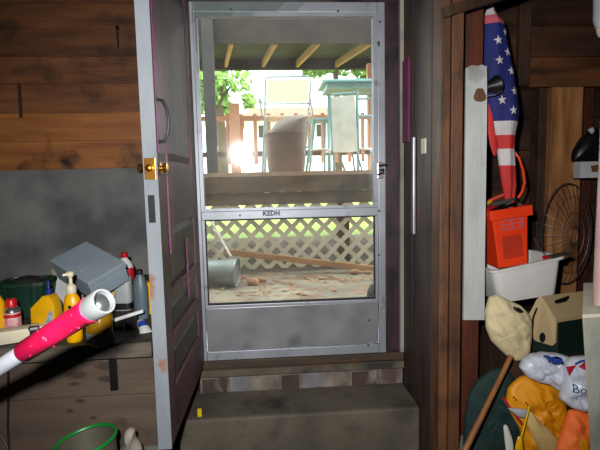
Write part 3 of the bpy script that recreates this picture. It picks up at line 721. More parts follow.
# ------------------------------------------------------------------ pole in front
Tp = P(104, 301, .80); Ap = P(0, 367, .95); dd = (Ap - Tp).normalized()
tb = (1.585 - Tp.y) / dd.y
Bp = Tp + dd * tb
if Bp.z < .62: Bp = Tp + dd * ((.63 - Tp.z) / dd.z)
E = empty('capped_pole', Bp, 'white pole with pink sleeve and open silver end slanting in from lower left', 'pole')
Lt = (Bp - Tp).length
def along(t): return Tp + dd * t
sl = (Tp - P(26, 349, .915)).length
MB().tube([along(sl - .01), along(Lt)], .0165, 20).build('pipe', 'pipe_white', E, smooth=True)
b = MB(); b.tube([along(.034), along(.036), along(.046), along(.05), along(sl * .5), along(sl - .002), along(sl)], [.0205, .0235, .0235, .0215, .021, .021, .0195], 24)
rnd = random.Random(3)
side = dd.cross(Vector((0, 0, 1))).normalized(); up = side.cross(dd)
for k in range(14):
    an = rnd.uniform(0, 2 * PI); c = along(rnd.uniform(.06, sl - .01)) + (side * math.cos(an) + up * math.sin(an)) * .0212
    b.lathe([(.0022, -.0008), (.0014, .0014)], Matrix.Translation(c) @ (side * math.cos(an) + up * math.sin(an)).to_track_quat('Z', 'Y').to_matrix().to_4x4(), 6)
b.build('sleeve', 'pipe_pink', E, smooth=True)['label'] = 'hot pink plastic sleeve'
b = MB().use('pipe_silver'); q = (-dd).to_track_quat('Z', 'Y').to_matrix().to_4x4(); q.translation = along(.036)
b.lathe([(.0222, 0), (.0232, .003), (.0232, .033), (.0222, .036), (.0190, .036), (.0184, .030), (.0182, .026)], q, 28, closed=False)
b.use('pipe_silver'); b.use('cup_metal'); b.lathe([(.0182, .026), (.0175, .012), (.015, .006), (.011, .0025), (.006, .001), (.0005, .0005)], q, 28, closed=False)
b.build('end_cap', 'pipe_silver', E, smooth=True)['label'] = 'open silver end ring'

# bottom left: green rimmed tub and dusty bag, cable
c0 = P(85, 441, 1.36)
E = empty('round_tub', (c0.x, c0.y, .62), 'round tub with bright green rim at the bottom edge below the shelf', 'tub')
tilt = Matrix.Translation(c0) @ Matrix.Rotation(math.radians(-9), 4, 'Y') @ Matrix.Rotation(math.radians(0), 4, 'X')
hb = c0.z - .62
MB().lathe([(.068, -hb + .02), (.087, -.005), (.084, -.005), (.064, -hb + .03)], tilt, 32).build('tub_body', 'tub_body', E, smooth=True)
b = MB(); b.loop([tilt @ Vector((.088 * math.cos(k * PI / 18), .088 * math.sin(k * PI / 18), 0)) for k in range(36)], .0055, 8); b.build('rim', 'tub_green', E, smooth=True)
q = P(133, 452, 1.42)
o = MB().puff(outline([(118, 470), (119, 452), (124, 443), (127, 437), (124, 431), (130, 427), (136, 429), (134, 436), (141, 444), (144, 458), (143, 470)], 1.42), .03, .03, 6, 40, .008, 26, 5).build('dusty_bag', 'dusty_bag', smooth=True)
zlow = min((o.matrix_basis @ v.co).z for v in o.data.vertices)
for v in o.data.vertices:
    if v.co.z + o.location.z < P(130, 462, 1.42).z: v.co.z -= (P(130, 462, 1.42).z - (v.co.z + o.location.z)) / (P(130, 462, 1.42).z - zlow + 1e-6) * (zlow - .625)
tag(o, 'small dusty whitish bag tied at the top below the shelf', 'bag')
b = MB(); pts = [P(8, 352, 1.58), P(8.5, 390, 1.585), P(8, 425, 1.585), P(9, 450, 1.57)]; pts.append(Vector((pts[-1].x, 1.55, .63)))
b.tube(pts, .0035, 6); b2 = [P(-6, 430, 1.575), P(2, 436, 1.58), P(9, 450, 1.57)]; b.tube(b2, .003, 6)
tag(b.build('power_cable', 'cable', smooth=True), 'thin black cable hanging below the shelf at far left', 'cable')

# ------------------------------------------------------------------ right side
# orange bin inside the white tub inside the stack
Yt = 1.84
# tub
TX0, TX1 = P(492, 270, Yt).x, P(567, 262, Yt).x
Tb0, Tb1 = P(502, 306, Yt).x, P(564, 294, Yt).x
zr = P(530, 264.5, Yt).z; zb = P(530, 301, Yt).z
roll = math.radians(6.5)
cen = Vector(((TX0 + TX1) / 2, Yt + .14, zr))
E = empty('dish_tub', (cen.x, cen.y, zb), 'white plastic dish tub holding the orange bin', 'tub')
mx = Matrix.Translation(cen) @ Matrix.Rotation(-roll, 4, 'Y')
hw, hd_ = (TX1 - TX0) / 2, .14; ht = zr - zb
def rect(w_, d_, z, r=.03, n=5):
    out = []
    for cx, cy, a0 in ((w_ - r, d_ - r, 0), (-w_ + r, d_ - r, PI / 2), (-w_ + r, -d_ + r, PI), (w_ - r, -d_ + r, 1.5 * PI)):
        for k in range(n + 1): an = a0 + PI / 2 * k / n; out.append(mx @ Vector((cx + r * math.cos(an), cy + r * math.sin(an), z)))
    return out
b = MB(); prev = None
def lip(pts):  # wavy front rim: raised hand-hold step
    return pts
for w_, d_, z in ((hw * .78, hd_ * .78, -ht), (hw * .80, hd_ * .80, -ht + .004), (hw - .012, hd_ - .012, -.012), (hw, hd_, -.012), (hw + .002, hd_ + .002, 0), (hw - .012, hd_ - .012, .0), (hw * .79, hd_ * .79, -ht + .008)):
    cur = b.pts(rect(w_, d_, z))
    if prev: 
        for k in range(len(cur)): b.face([prev[k], prev[(k + 1) % len(cur)], cur[(k + 1) % len(cur)], cur[k]])
    else: b.face(cur[::-1])
    prev = cur
b.face(prev)
for v in b.bm.verts:
    l = mx.inverted() @ v.co
    if l.y < -hd_ * .7 and l.z > -.03: v.co += Vector((0, 0, .012 if l.x > -hw * .62 else -.004))
b.build('tub_body', 'tub_white', E, smooth=True)
# orange bin
Yo = 1.93
o0, o1 = P(493, 214, Yo), P(531, 207, Yo)
mo = Matrix.Translation(P(514, 260, Yo) + Vector((0, .075, 0))) @ Matrix.Rotation(math.radians(-7), 4, 'Y')
E = empty('orange_bin', P(514, 260, Yo) + Vector((0, .075, -.02)), 'bright orange plastic bin standing in the white tub', 'bin')
b = MB(); hb = .198; b.hexa([mo @ Vector(p) for p in ((-.066, -.065, -.03), (.066, -.065, -.03), (.066, .065, -.03), (-.066, .065, -.03), (-.080, -.078, hb), (.080, -.078, hb), (.080, .078, hb), (-.080, .078, hb))])
b.build('bin_body', 'orange_plastic', E, bevel=.006)
b = MB()
for X0, X1, Y0, Y1 in ((-.095, .095, -.093, -.074), (-.095, .095, .074, .093), (-.095, -.074, -.075, .075), (.074, .095, -.075, .075)): b.box(X0, X1, Y0, Y1, hb - .012, hb + .032, mo)
b.build('bin_rim', 'orange_plastic', E, bevel=.003)
b = MB()
for z in (.138, .158, .178): b.box(-.045, .05, -.084 + (.178 - z) * .1, -.07, z, z + .004, mo)
for x in (-.045, .0, .046): b.box(x, x + .004, -.0845, -.07, .138, .180, mo)
b.build('embossed_handle', 'emboss', E)['label'] = 'shiny raised grid on the bin front'
MB().box(-.045, .045, -.0745, -.0665, .01, .11, mo).build('front_panel', 'orange_dark', E, bevel=.003)
# tools lying across the top of the bin (things of their own)
def tool(name, pts, r, m, lab, cat='tool', hm=None):
    b = MB(); b.use(m).tube([mo @ Vector(p) for p in pts], r, 8)
    o = b.build(name, None, smooth=True); return tag(o, lab, cat)
zt = hb + .036
tool('screwdriver', [(-.085, -.05, zt), (-.03, -.02, zt + .008), (.0, -.01, zt + .01)], [.009, .010, .004], 'red_plastic', 'red handled tool at the left of the orange bin top', 'screwdriver')
tool('pliers', [(-.09, .02, zt), (-.02, .03, zt + .006), (.03, .02, zt + .006)], [.006, .008, .004], 'tool_grey', 'grey metal tool lying across the back of the orange bin', 'pliers')
tool('knife_handle', [(.02, -.03, zt), (.05, .0, zt + .02), (.07, .03, zt + .045)], [.011, .012, .010], 'tool_teal', 'teal handled tool sticking up from the orange bin', 'tool')
tool('chisel', [(-.06, -.075, zt), (.01, -.06, zt + .004), (.05, -.04, zt + .006)], [.005, .006, .010], 'black_iron', 'dark iron tool along the front of the orange bin top', 'chisel')
tool('wrench', [(.06, -.055, zt), (.075, .0, zt + .008), (.07, .05, zt + .02)], [.007, .006, .008], 'steel', 'shiny steel tool at the right of the orange bin top', 'wrench')
tool('paint_stick', [(.03, .02, zt), (.055, .045, zt + .03), (.075, .06, zt + .06)], [.010, .011, .009], 'red_plastic', 'red tube leaning beside the teal tool on the orange bin', 'tube')
tool('hammer_handle', [(-.07, .05, zt + .01), (-.01, .02, zt + .035), (.03, .0, zt + .05)], [.010, .009, .008], 'orange_dark', 'orange brown handle crossing the heap in the orange bin', 'hammer')
tool('scraper', [(-.05, -.03, zt + .014), (.0, -.045, zt + .020), (.045, -.05, zt + .03)], [.012, .010, .006], 'tool_grey', 'grey scraper lying on top of the heap in the orange bin', 'scraper')
tool('marker', [(-.08, -.005, zt + .012), (-.035, .012, zt + .026)], [.008, .008], 'yellow_plastic', 'short yellow marker beside the flag pole in the orange bin', 'marker')
MB_ = MB(); MB_.box(-.074, .074, -.074, .074, hb - .05, hb + .024, mo); MB_.use
o = MB_.build('tool_clutter', 'black_iron'); tag(o, 'dark tangle of small hardware filling the orange bin', 'hardware', kind='stuff')

# flag on its pole
Yf = 1.985
fr = [(8, 487, 494), (14, 485, 496), (20, 484, 502), (26, 483, 504), (45, 482, 507), (70, 481, 512), (95, 481, 516), (112, 484, 518), (122, 488, 517), (135, 494, 514.5), (149, 497, 514), (165, 499, 515), (185, 502, 516), (200, 505, 514.5), (208, 508, 513)]
def fz(y):
    for i in range(len(fr) - 1):
        if fr[i][0] <= y <= fr[i + 1][0]:
            t = (y - fr[i][0]) / (fr[i + 1][0] - fr[i][0]); return fr[i][1] + (fr[i + 1][1] - fr[i][1]) * t, fr[i][2] + (fr[i + 1][2] - fr[i][2]) * t
    return fr[-1][1:]
def fsurf(px, y, off=0, side=-1):
    l, r = fz(y); u = max(-1, min(1, (px - (l + r) / 2) / ((r - l) / 2)))
    wpx = (r - l) / 2; q = P(px, y, Yf)
    rad = wpx / F * Yf
    dep = math.sqrt(max(0, 1 - u * u)) * rad * .75
    dep += .0045 * math.sin(u * 5 + y * .05) * (1 - u * u)
    return q + Vector((0, side * (dep + off), 0))
base = Vector((P(511, 213, Yf + .02).x, Yf + .02, P(511, 213, Yf).z))
E = empty('flag', base, 'rolled american flag hanging down to the orange bin', 'flag')
b = MB()
def frow(y): 
    l, r = fz(y); m_ = []
    for k in range(17): u = -math.cos(PI * k / 16); m_.append(fsurf((l + r) / 2 + u * (r - l) / 2, y))
    for k in range(1, 16): u = math.cos(PI * k / 16); m_.append(fsurf((l + r) / 2 + u * (r - l) / 2, y, 0, 1))
    return b.pts(m_)
yv = [8, 12, 16, 20, 24]; bands = []
yl = [(8, 'flag_white'), (16, 'flag_pink'), (25, 'flag_blue'), (122, 'flag_white'), (135.5, 'flag_red'), (149, 'flag_white'), (165.5, 'flag_red'), (185, 'flag_red'), (208, None)]
prev = frow(8); first = prev
for (ya, mm), (yb_, _) in zip(yl, yl[1:]):
    n = max(1, int((yb_ - ya) / 4))
    for i in range(1, n + 1):
        cur = frow(ya + (yb_ - ya) * i / n); b.use(mm)
        for k in range(len(cur)): b.face([prev[k], prev[(k + 1) % len(cur)], cur[(k + 1) % len(cur)], cur[k]])
        prev = cur
b.face(prev); b.face(first)
def star(px, py, r, rot=0):
    for k in range(10):
        pass
    pts = []
    for k in range(10):
        an = rot + PI / 2 + k * PI / 5; rr = r if k % 2 == 0 else r * .42
        pts.append(fsurf(px + rr * math.cos(an) * .9, py - rr * math.sin(an), .0022))
    c = fsurf(px, py, .003); cv = b.bm.verts.new(c); v = b.pts(pts); b.use('flag_white')
    for k in range(10): b.face([cv, v[k], v[(k + 1) % 10]])
for sx_, sy_, r_ in ((493.5, 43, 5), (503, 33.5, 4.4), (504, 54, 4.6), (494, 63, 5), (506.5, 73, 4.8), (508.5, 93, 4.6), (496, 102, 5), (507, 112, 4.8), (492, 84, 4)): star(sx_, sy_, r_, .12)
b.build('cloth', None, E, recalc=False)
# fold hanging on the left of the cloth
b = MB().use('flag_red')
b.puff(outline([(488, 100), (492, 108), (493.5, 122), (496, 140), (498, 150), (494.5, 158), (490, 146), (487.5, 130)], Yf - .028), .006, .006, 4, 32, .002, 30, 2)
b.build('loose_fold', None, E, smooth=True)['label'] = 'loose red fold of the flag'
MB().tube([P(490, 11, Yf + .01), P(500, 110, Yf + .012), P(512, 216, Yf + .012)], .0055, 8).build('pole', 'pole_wood', E)
MB().lathe([(.004, 0), (.012, .006), (.013, .014), (.008, .022), (.002, .026)], Matrix.Translation(P(490, 11, Yf + .01)), 12).build('finial', 'cream', E, smooth=True)
# orange cord
pts = [P(513, 150, Yf + .07), P(519, 158, Yf + .06), P(523, 170, Yf + .03), P(524.5, 183, Yf + .01), P(522, 192, Yf), P(518, 198, Yf)]
tag(MB().tube(pts, .0055, 8).build('extension_cord', 'cord_orange', smooth=True), 'orange cord looping beside the flag into the orange bin', 'cord')
# black clamp lamp in front of the flag
qa, qb = P(484, 88, 1.87), P(502, 83, 1.87)
E = empty('clamp_lamp', qa, 'black clamp jutting from behind the white board across the flag', 'clamp')
d_ = (qb - qa).normalized(); q = d_.to_track_quat('Z', 'Y').to_matrix().to_4x4(); q.translation = qa
MB().lathe([(.014, 0), (.02, .02), (.036, .055), (.038, .06), (.034, .066), (.01, .07)], q, 18).build('clamp_body', 'black_plastic', E, smooth=True)
MB().tube([P(486, 96, 1.86), P(495, 95, 1.85), P(502, 91, 1.85)], .003, 6).build('clamp_arm', 'tool_grey', E)
# things in the tub: brush-like tool with red tip
b = MB(); b.use('tool_grey').tube([P(534, 238, 1.9), P(540, 248, 1.87), P(546, 256, 1.85)], .003, 6)
E = empty('trowel', P(560, 262, 1.83), 'grey flat tool with red tip lying across the tub rim', 'trowel')
b.build('rod', None, E)
MB().tube([P(543, 257, 1.845), P(549, 257.5, 1.845)], [.007, .006], 8).build('tip', 'red_plastic', E, smooth=True)['label'] = 'red tip'
MB().bar(P(549, 257, 1.845), P(568, 253, 1.88), .03, .012).build('blade', 'tool_grey', E, bevel=.004)
# wire fan cage
Yc = 2.36; cc = P(567, 234, Yc)
E = empty('wire_cage', (cc.x, cc.y, P(567, 284, Yc).z), 'round wire fan cage leaning against the pale wall stud', 'cage')
RX, RZ = (P(592, 234, Yc).x - P(543, 234, Yc).x) / 2, (P(567, 184, Yc).z - P(567, 284, Yc).z) / 2
def ring(f, dy): return [cc + Vector((RX * f * math.cos(k * PI / 24), dy, RZ * f * math.sin(k * PI / 24))) for k in range(48)]
b = MB(); b.loop(ring(1, 0), .0035, 6); b.build('outer_ring', 'wire', E)
for k in range(30):
    an = k * PI / 15; c, s_ = math.cos(an), math.sin(an)
    MB().tube([cc + Vector((RX * f * c, dy, RZ * f * s_)) for f, dy in ((1, 0), (.75, -.03), (.4, -.05), (.15, -.055))], .0011, 4).build('spoke', 'wire', E)
b = MB()
for f, dy in ((.15, -.055), (.45, -.048), (.75, -.03)): b.loop(ring(f, dy), .0012, 4)
b.build('inner_ring', 'wire', E)
# grey blue panel behind the stack
pl = [P(484, 244, 2.17), P(493, 244, 2.17), P(512, 372, 2.17), P(486, 372, 2.17)]
z_ = .795
pl[2].z = z_; pl[3].z = z_
tag(MB().prism(pl, (0, .02, 0)).build('plastic_sheet', 'panel_blue', bevel=.003), 'blue grey panel standing behind the white tub and the cream canvas', 'panel')
# cream canvas
zbv = P(505, 360, 1.75).z
o = MB().puff(outline([(489, 297), (497, 294), (508, 300), (520, 305), (527, 312), (531, 322), (531, 336), (529, 352), (524, 358), (516, 361), (509, 358), (500, 350), (491, 341), (486, 328), (485, 312)], 1.76), .04, .03, 14, 110, .014, 20, 4, .4).build('canvas_bag', 'canvas', smooth=True)
tag(o, 'crumpled cream canvas bag below the white tub', 'bag')
MB().puff(outline([(513, 306), (520, 308), (524, 312), (519, 313), (514, 310)], 1.705), .01, .01, 4, 24, .002, 30, 1).build('black_strap', 'black_plastic', o, smooth=True)
# tan and green case
Yk = 1.80
E = empty('carry_case', (P(560, 350, Yk).x, Yk + .1, .792), 'tan topped dark green plastic case under the white tub', 'case')
A_ = [P(528, 320, Yk), P(541, 293, Yk + .03), P(557, 319, Yk - .03)]
def q3(x, y, Y): return P(x, y, Y)
left_end = [q3(528, 316, 1.86), q3(536, 300, 1.83), q3(540, 296, 1.82), q3(544, 300, 1.81), q3(556, 319, 1.77), q3(555, 343, 1.77), q3(552, 346, 1.78), q3(535, 341, 1.85), q3(531, 336, 1.865)]
right_dir = (q3(588, 314, 1.85) - q3(556, 319, 1.77)) * 1.35
lidp = [q3(544, 297, 1.815), q3(556, 319, 1.77), q3(536, 300, 1.95)]
cen2 = sum(left_end, Vector()) / len(left_end)
MB().prism(left_end, right_dir * .04).build('end_panel', 'case_tan', E, bevel=.003)
top_ = [q3(541, 296, 1.82) , q3(556, 319, 1.768), q3(556, 323, 1.768), q3(541, 300, 1.825)]
MB().prism(top_, right_dir).build('lid', 'case_tan', E, bevel=.002)
bk = [q3(541, 296, 1.82), q3(541, 300, 1.82), q3(528, 318, 1.87), q3(527.5, 315, 1.87)]
MB().prism(bk, right_dir).build('lid', 'case_tan', E, bevel=.002)
body = [q3(529, 318, 1.868) + right_dir * .05, q3(556, 322, 1.778) + right_dir * .05]
g0 = q3(556.5, 321, 1.776); g1 = q3(530, 322, 1.868); gtop = q3(541, 301, 1.826)
dn = Vector((0, 0, 1))
pol = [Vector((g0.x, g0.y, .793)), g0, gtop, g1, Vector((g1.x, g1.y, .793))]
pol = [p + right_dir * .045 for p in pol]
MB().prism(pol, right_dir * .93).build('case_body', 'case_green', E, bevel=.003)
# thin green rail on the front edge, vent and handle slots
v = q3(543, 337, 1.0)
nE = right_dir.normalized()
import mathutils
pln = mathutils.geometry.normal(left_end[0], left_end[4], left_end[6])
def on_end(x, y, off=.0015):
    d = ray(x, y); t = (left_end[4] - CAM).dot(pln) / d.dot(pln); return CAM + d * t * (1 - off / 1.8)
MB().prism([on_end(542.5 + 3 * math.cos(k * PI / 8), 337.5 + 5 * math.sin(k * PI / 8)) for k in range(16)], right_dir * -.004).build('vent_hole', 'black_plastic', E)
pt = mathutils.geometry.normal(top_[0], top_[1], top_[0] + right_dir)
def on_top(x, y, off=.002):
    d = ray(x, y); t = (top_[0] - CAM).dot(pt) / d.dot(pt); return CAM + d * t * (1 - off / 1.8)
hpoly = [on_top(x, y) for x, y in ((554.5, 300.5), (569, 295.5), (569.5, 298), (566.5, 301.5), (558, 303.5), (555, 303))]
MB().prism(hpoly, (0, .002, -.002)).build('handle_slot', 'black_plastic', E)
MB().tube([on_end(532.5, 328, .004), on_end(533, 318, .012), on_end(537, 308, .004)], .004, 6).build('latch', 'black_plastic', E)
# plastic bags
b1 = MB().puff(outline([(520, 368), (524, 360), (533, 355), (545, 353), (560, 354), (570, 357), (578, 362), (570, 372), (566, 380), (560, 392), (549, 384), (538, 382), (527, 377)], 1.60), .034, .05, 14, 110, .016, 24, 6, .36).build('plastic_bag', 'bag_white', smooth=True)
tag(b1, 'white plastic bag with blue scribbled print lying on the yellow jacket', 'bag')
b2 = MB().puff(outline([(566, 372), (566, 362), (574, 357), (586, 356), (600, 355), (604, 372), (603, 402), (596, 412), (582, 411), (570, 407), (560, 399), (563, 388)], 1.545), .034, .04, 14, 110, .014, 24, 8, .36).build('plastic_bag', 'bag_white', smooth=True)
tag(b2, 'white plastic bag with blue lettering and red triangles beside the grey cupboard', 'bag')
q = P(574.5, 394, 1.5)
t_ = text_mb('Bo', .040, facing(q, 0, math.radians(3)), 'ink_blue'); conform(t_, b2).build('printed_lettering', None, b2)
for tri in ([(566, 367), (576, 365), (569, 376)], [(590, 364), (582, 369), (590, 373)]):
    b = MB().use('ink_red'); b.face(b.pts(outline(tri, 1.5))); bmesh.ops.subdivide_edges(b.bm, edges=b.bm.edges[:], cuts=1); conform(b, b2).build('printed_triangle', None, b2)
def scribble(pxs, w_, src, name, col):
    b = MB().use(col)
    for line in pxs:
        for (xa, ya), (xb, yb2) in zip(line, line[1:]):
            dx, dy = xb - xa, yb2 - ya; L_ = math.hypot(dx, dy); nx, ny = -dy / L_ * w_, dx / L_ * w_
            b.face(b.pts(outline([(xa + nx, ya + ny), (xb + nx, yb2 + ny), (xb - nx, yb2 - ny), (xa - nx, ya - ny)], 1.5)))
    conform(b, src, .0025).build(name, None, src)
scribble([[(549, 358.5), (556, 357), (562, 359)], [(551, 361.5), (557, 364), (563, 364.5)], [(556, 357), (562, 361), (563, 366)], [(548, 361), (553, 359), (560, 362), (562, 367)]], 1.0, b1, 'printed_scribble', 'ink_blue')
scribble([[(575, 364), (581, 361), (586, 360)]], .9, b2, 'printed_scribble', 'ink_blue')
# yellow jacket
o = MB().puff(outline([(508, 389), (514, 382), (522, 376), (532, 376), (546, 380), (558, 388), (564, 400), (567, 412), (566, 430), (563, 455), (558, 475), (528, 470), (520, 430), (511, 414), (506, 402)], 1.665), .034, .03, 16, 130, .020, 18, 10, .34).build('rain_jacket', 'jacket', smooth=True)
tag(o, 'crumpled yellow rain jacket spilling below the white plastic bags', 'jacket')
MB().puff(outline([(530, 410), (536, 418), (550, 430), (560, 442), (562, 456), (546, 458), (534, 440), (527, 424)], 1.60), .014, .01, 6, 48, .004, 22, 3).build('lining', 'jacket_lining', o, smooth=True)['label'] = 'pale tan lining of the jacket'
MB().puff(outline([(507, 408), (519, 408), (529, 410), (526, 418), (518, 417)], 1.60), .012, .01, 5, 32, .003, 25, 2).build('collar', 'grey_jug', o, smooth=True)['label'] = 'grey reflective collar patch'
for sx_, sy_ in ((514, 397.5), (526, 403)):
    b = MB(); b.lathe([(.0035, 0), (.0025, .002)], Matrix.Translation(P(sx_, sy_, 1.5)) @ Matrix.Rotation(PI / 2, 4, 'X'), 10); conform(b, o, .002).build('snap', 'black_plastic', o)
cd_ = MB(); cd_.tube([P(530, 405, 1.585), P(526, 420, 1.58), P(521, 438, 1.575)], .0028, 6).build('drawstring', 'yellow_tag', o)
MB().puff(outline([(518, 436), (522, 436), (523.5, 450), (521, 460), (515.5, 458), (515, 447)], 1.572), .008, .006, 4, 28, .001, 30, 2).build('toggle', 'yellow_plastic', o, smooth=True)
# orange cloth
o = MB().puff(outline([(569, 410), (578, 409), (588, 413), (596, 412), (600, 430), (598, 470), (556, 470), (557, 448), (564, 425)], 1.575), .03, .02, 12, 90, .016, 20, 12, .36).build('orange_cloth', 'orange_cloth', smooth=True)
tag(o, 'bright orange cloth in the corner below the lettered plastic bag', 'cloth')
o = MB().puff(outline([(574, 437), (580, 431), (588, 434), (589, 452), (584, 466), (574, 462)], 1.555), .02, .02, 6, 40, .006, 25, 13).build('yellow_cloth', 'jacket', smooth=True)
tag(o, 'small mustard yellow fold of cloth on the orange cloth', 'cloth')
# dark green bag
o = MB().puff(outline([(463, 452), (464, 420), (468, 396), (477, 380), (490, 370), (503, 367), (513, 374), (518, 390), (520, 412), (524, 440), (522, 478), (464, 478)], 1.755), .03, .02, 12, 90, .012, 16, 15, .36).build('duffel_bag', 'green_bag', smooth=True)
tag(o, 'dark green fabric bag slumped behind the wooden stick', 'bag')
MB().tube([P(503, 398, 1.615), P(510, 408, 1.61), P(522, 424, 1.615)], .005, 6).build('strap', 'ink_red', o)['label'] = 'dull red trim strap'
# white and black sliver beside jacket
b = MB(); b.use('label_white').puff(outline([(503, 424), (507, 424), (513, 440), (515, 466), (508, 466), (505, 444)], 1.60), .007, .007, 4, 28, .001, 30, 4)
o = tag(b.build('white_paddle', None, smooth=True), 'narrow white blade beside the dark green bag', 'blade')
# wooden stick
s0, s1 = P(511, 356, 1.66), P(465, 450, 1.52); d_ = (s1 - s0); s2 = s0 + d_ * ((s0.z - ZR - .012) / (s0.z - s1.z))
tag(MB().tube([s0, s0.lerp(s2, .5), s2], [.0095, .0105, .0115], 10).build('wooden_stick', 'stick_wood', smooth=True), 'brown wooden stick leaning diagonally across the dark green bag', 'stick')

# grey cupboard at right edge + pole on it + hanging pipe
ct = [P(583.5, 283, 1.40), P(600, 283, 1.40), P(640, 283, 1.40)]
zt_ = 1.55 + (P(583.5, 283, 1.40).z - 1.55)
fl = PZ(588.5, 320, zt_)
A0 = P(583.5, 283, 1.36); B0 = P(590.5, 450, 1.20)
dz = (A0.z - B0.z)
zt_ = A0.z
yf = 1.05
def xl(z): return P(587, 330, yf).x + (B0.x - P(587, 330, yf).x) * (P(587, 330, yf).z - z) / (P(587, 330, yf).z - B0.z)
xft = xl(zt_)
xfb = xl(0.02)
E = empty('cupboard', (xft + .25, 1.29, ZR), 'weathered grey painted cupboard at the right edge', 'cupboard')
MB().hexa([Vector(p) for p in ((xft + .078, yf, ZR + .002), (xft + .5, yf, ZR + .002), (xft + .5, 1.36, ZR + .002), (A0.x + .078, 1.36, ZR + .002), (xft, yf, zt_ - .01), (xft + .5, yf, zt_ - .01), (xft + .5, 1.36, zt_ - .01), (A0.x, 1.36, zt_ - .01))]).build('cupboard_side', 'grey_paint', E)
MB().hexa([Vector(p) for p in ((xft, yf, zt_ - .009), (xft + .5, yf, zt_ - .009), (xft + .5, 1.36, zt_ - .009), (A0.x, 1.36, zt_ - .009), (xft, yf, zt_), (xft + .5, yf, zt_), (xft + .5, 1.36, zt_), (A0.x, 1.36, zt_))]).build('cupboard_top', 'cream_paint', E)
pb_ = PZ(599.5, 306, zt_ + .001); 
pt_ = P(609, 100, pb_.y + .02)
pdir = (pt_ - pb_); pt2 = pb_ + pdir * ((ZC - .05 - pb_.z) / pdir.z)
tag(MB().tube([pb_ + Vector((0, 0, .002)), pt2], .0165, 14).build('upright_pole', 'pink_pole', smooth=True), 'pinkish white upright pole standing on the grey cupboard', 'pole')
E = empty('hanging_pipe', P(599, -30, 1.9), 'pale pipe with cream end hanging in the top right corner', 'pipe')
p0, p1 = P(600, 28, 1.9), P(599, -30, 1.9); p1.z = ZC - .002
MB().tube([p1, p0 + Vector((0, 0, .03)), p0], [.03, .027, .018], 14).build('pipe', 'pale_pipe', E, smooth=True)
MB().tube([p0 + Vector((0, 0, .002)), p0 + Vector((.006, 0, -.02)), p0 + Vector((.010, 0, -.035))], [.016, .017, .012], 12).build('pipe_end', 'cream', E, smooth=True)
# little shelf with black object behind pole
A = P(581, 163, 2.3); B = P(606, 172, 2.3)
pts8 = [P(580, 178, 2.3), P(612, 184, 2.3), P(612, 184, 2.5), P(580, 178, 2.5), P(580, 161, 2.3), P(612, 165, 2.3), P(612, 165, 2.5), P(580, 161, 2.5)]
z0 = pts8[0].z
E = empty('white_bracket', (A.x + .06, 2.35, z0), 'white box with brown patch on the wall right of the pale stud', 'box')
MB().box(A.x, B.x + .05, 2.3, 2.36, P(585, 178, 2.3).z, P(585, 161.5, 2.3).z).build('box_body', 'paper', E, bevel=.003)
bp_ = [P(591, 166, 2.2985), P(598, 164.5, 2.2985), P(600, 172, 2.2985), P(592, 172, 2.2985)]
MB().prism(bp_, (0, .001, 0)).build('patch', 'knot', E)
zz = P(585, 161.5, 2.3).z
o = MB().puff([Vector((p.x, 2.37, max(p.z, zz + .001))) for p in outline([(580, 164), (582, 150), (588, 140), (594, 132), (602, 126), (612, 130), (614, 164)], 2.3)], .045, .045, 7, 48, .004, 20, 6).build('black_bundle', 'black_plastic', smooth=True)
tag(o, 'black rounded bundle on the white box right of the pale stud', 'bundle')
MB().puff([Vector((p.x, 2.325, p.z)) for p in outline([(591, 129), (596, 126), (598, 131), (595, 134)], 2.3)], .012, .01, 4, 20, .002, 25, 2).build('clasp', 'label_white', o, smooth=True)['label'] = 'white clasp'

# ------------------------------------------------------------------ outside
ZG = .70
b = MB(); b.use('soil').box(-9, 9, 2.9, 6.9, ZG - .1, ZG)
struct(b, 'ground_yard', None, 'bare soil yard outside the storm door', 'ground')
struct(MB().box(-30, 30, 6.9, 60, ZG - .12, ZG - .02), 'ground_lawn', 'lawn', 'bright green lawn beyond the deck', 'lawn')
b = MB(); b.box(-9, XL - .1, 2.84, 2.92, ZG, 5).box(XR + .1, 9, 2.84, 2.92, ZG, 5).box(XL - .1, -.46, 2.9, 2.95, ZG, 5).box(.94, XR + .1, 2.9, 2.95, ZG, 5).box(-.46, .94, 2.9, 2.95, 2.72, 5)
struct(b, 'wall_outside', 'siding', 'grey outside wall of the house around the doorway', 'wall')
YL = 4.2; zd = P(290, 171.5, YL).z; zfb = P(290, 203, YL).z
# deck
b = MB(); k = 0; y = YL
while y < 7.55:
    b.box(-3.5, 4.0, y, y + .135, zd - .035, zd); y += .14
struct(b, 'deck_floor', 'deck_board', 'raised wooden deck floor behind the lattice', 'deck')
E = empty('deck_fascia', (.2, YL, zfb), 'brown board along the front edge of the raised deck', 'board', kind='structure')
MB().box(-3.5, 4.0, YL - .01, YL + .03, zfb + .10, zd - .036).build('board', 'deck_wood', E, bevel=.003)
MB().box(-3.5, 4.0, YL + .005, YL + .035, zfb - .01, zfb + .098).build('board', 'deck_wood', E, bevel=.003)
E = empty('deck_joists', (0, YL, zd - .2), 'joists under the raised deck', 'joists', kind='structure')
for i in range(10): MB().box(-3.4 + .8 * i, -3.36 + .8 * i, YL + .04, 7.55, zd - .2, zd - .036).build('joist', 'deck_wood', E)
for x, l_ in ((-1.94, 'left hand post under the raised deck behind the lattice'), (.78, 'middle post under the raised deck behind the lattice'), (2.66, 'right hand post under the raised deck behind the lattice')):
    struct(MB().box(x - .06, x + .06, YL + .5, YL + .62, ZG, zd - .2), 'deck_post', 'deck_wood', l_, 'post')
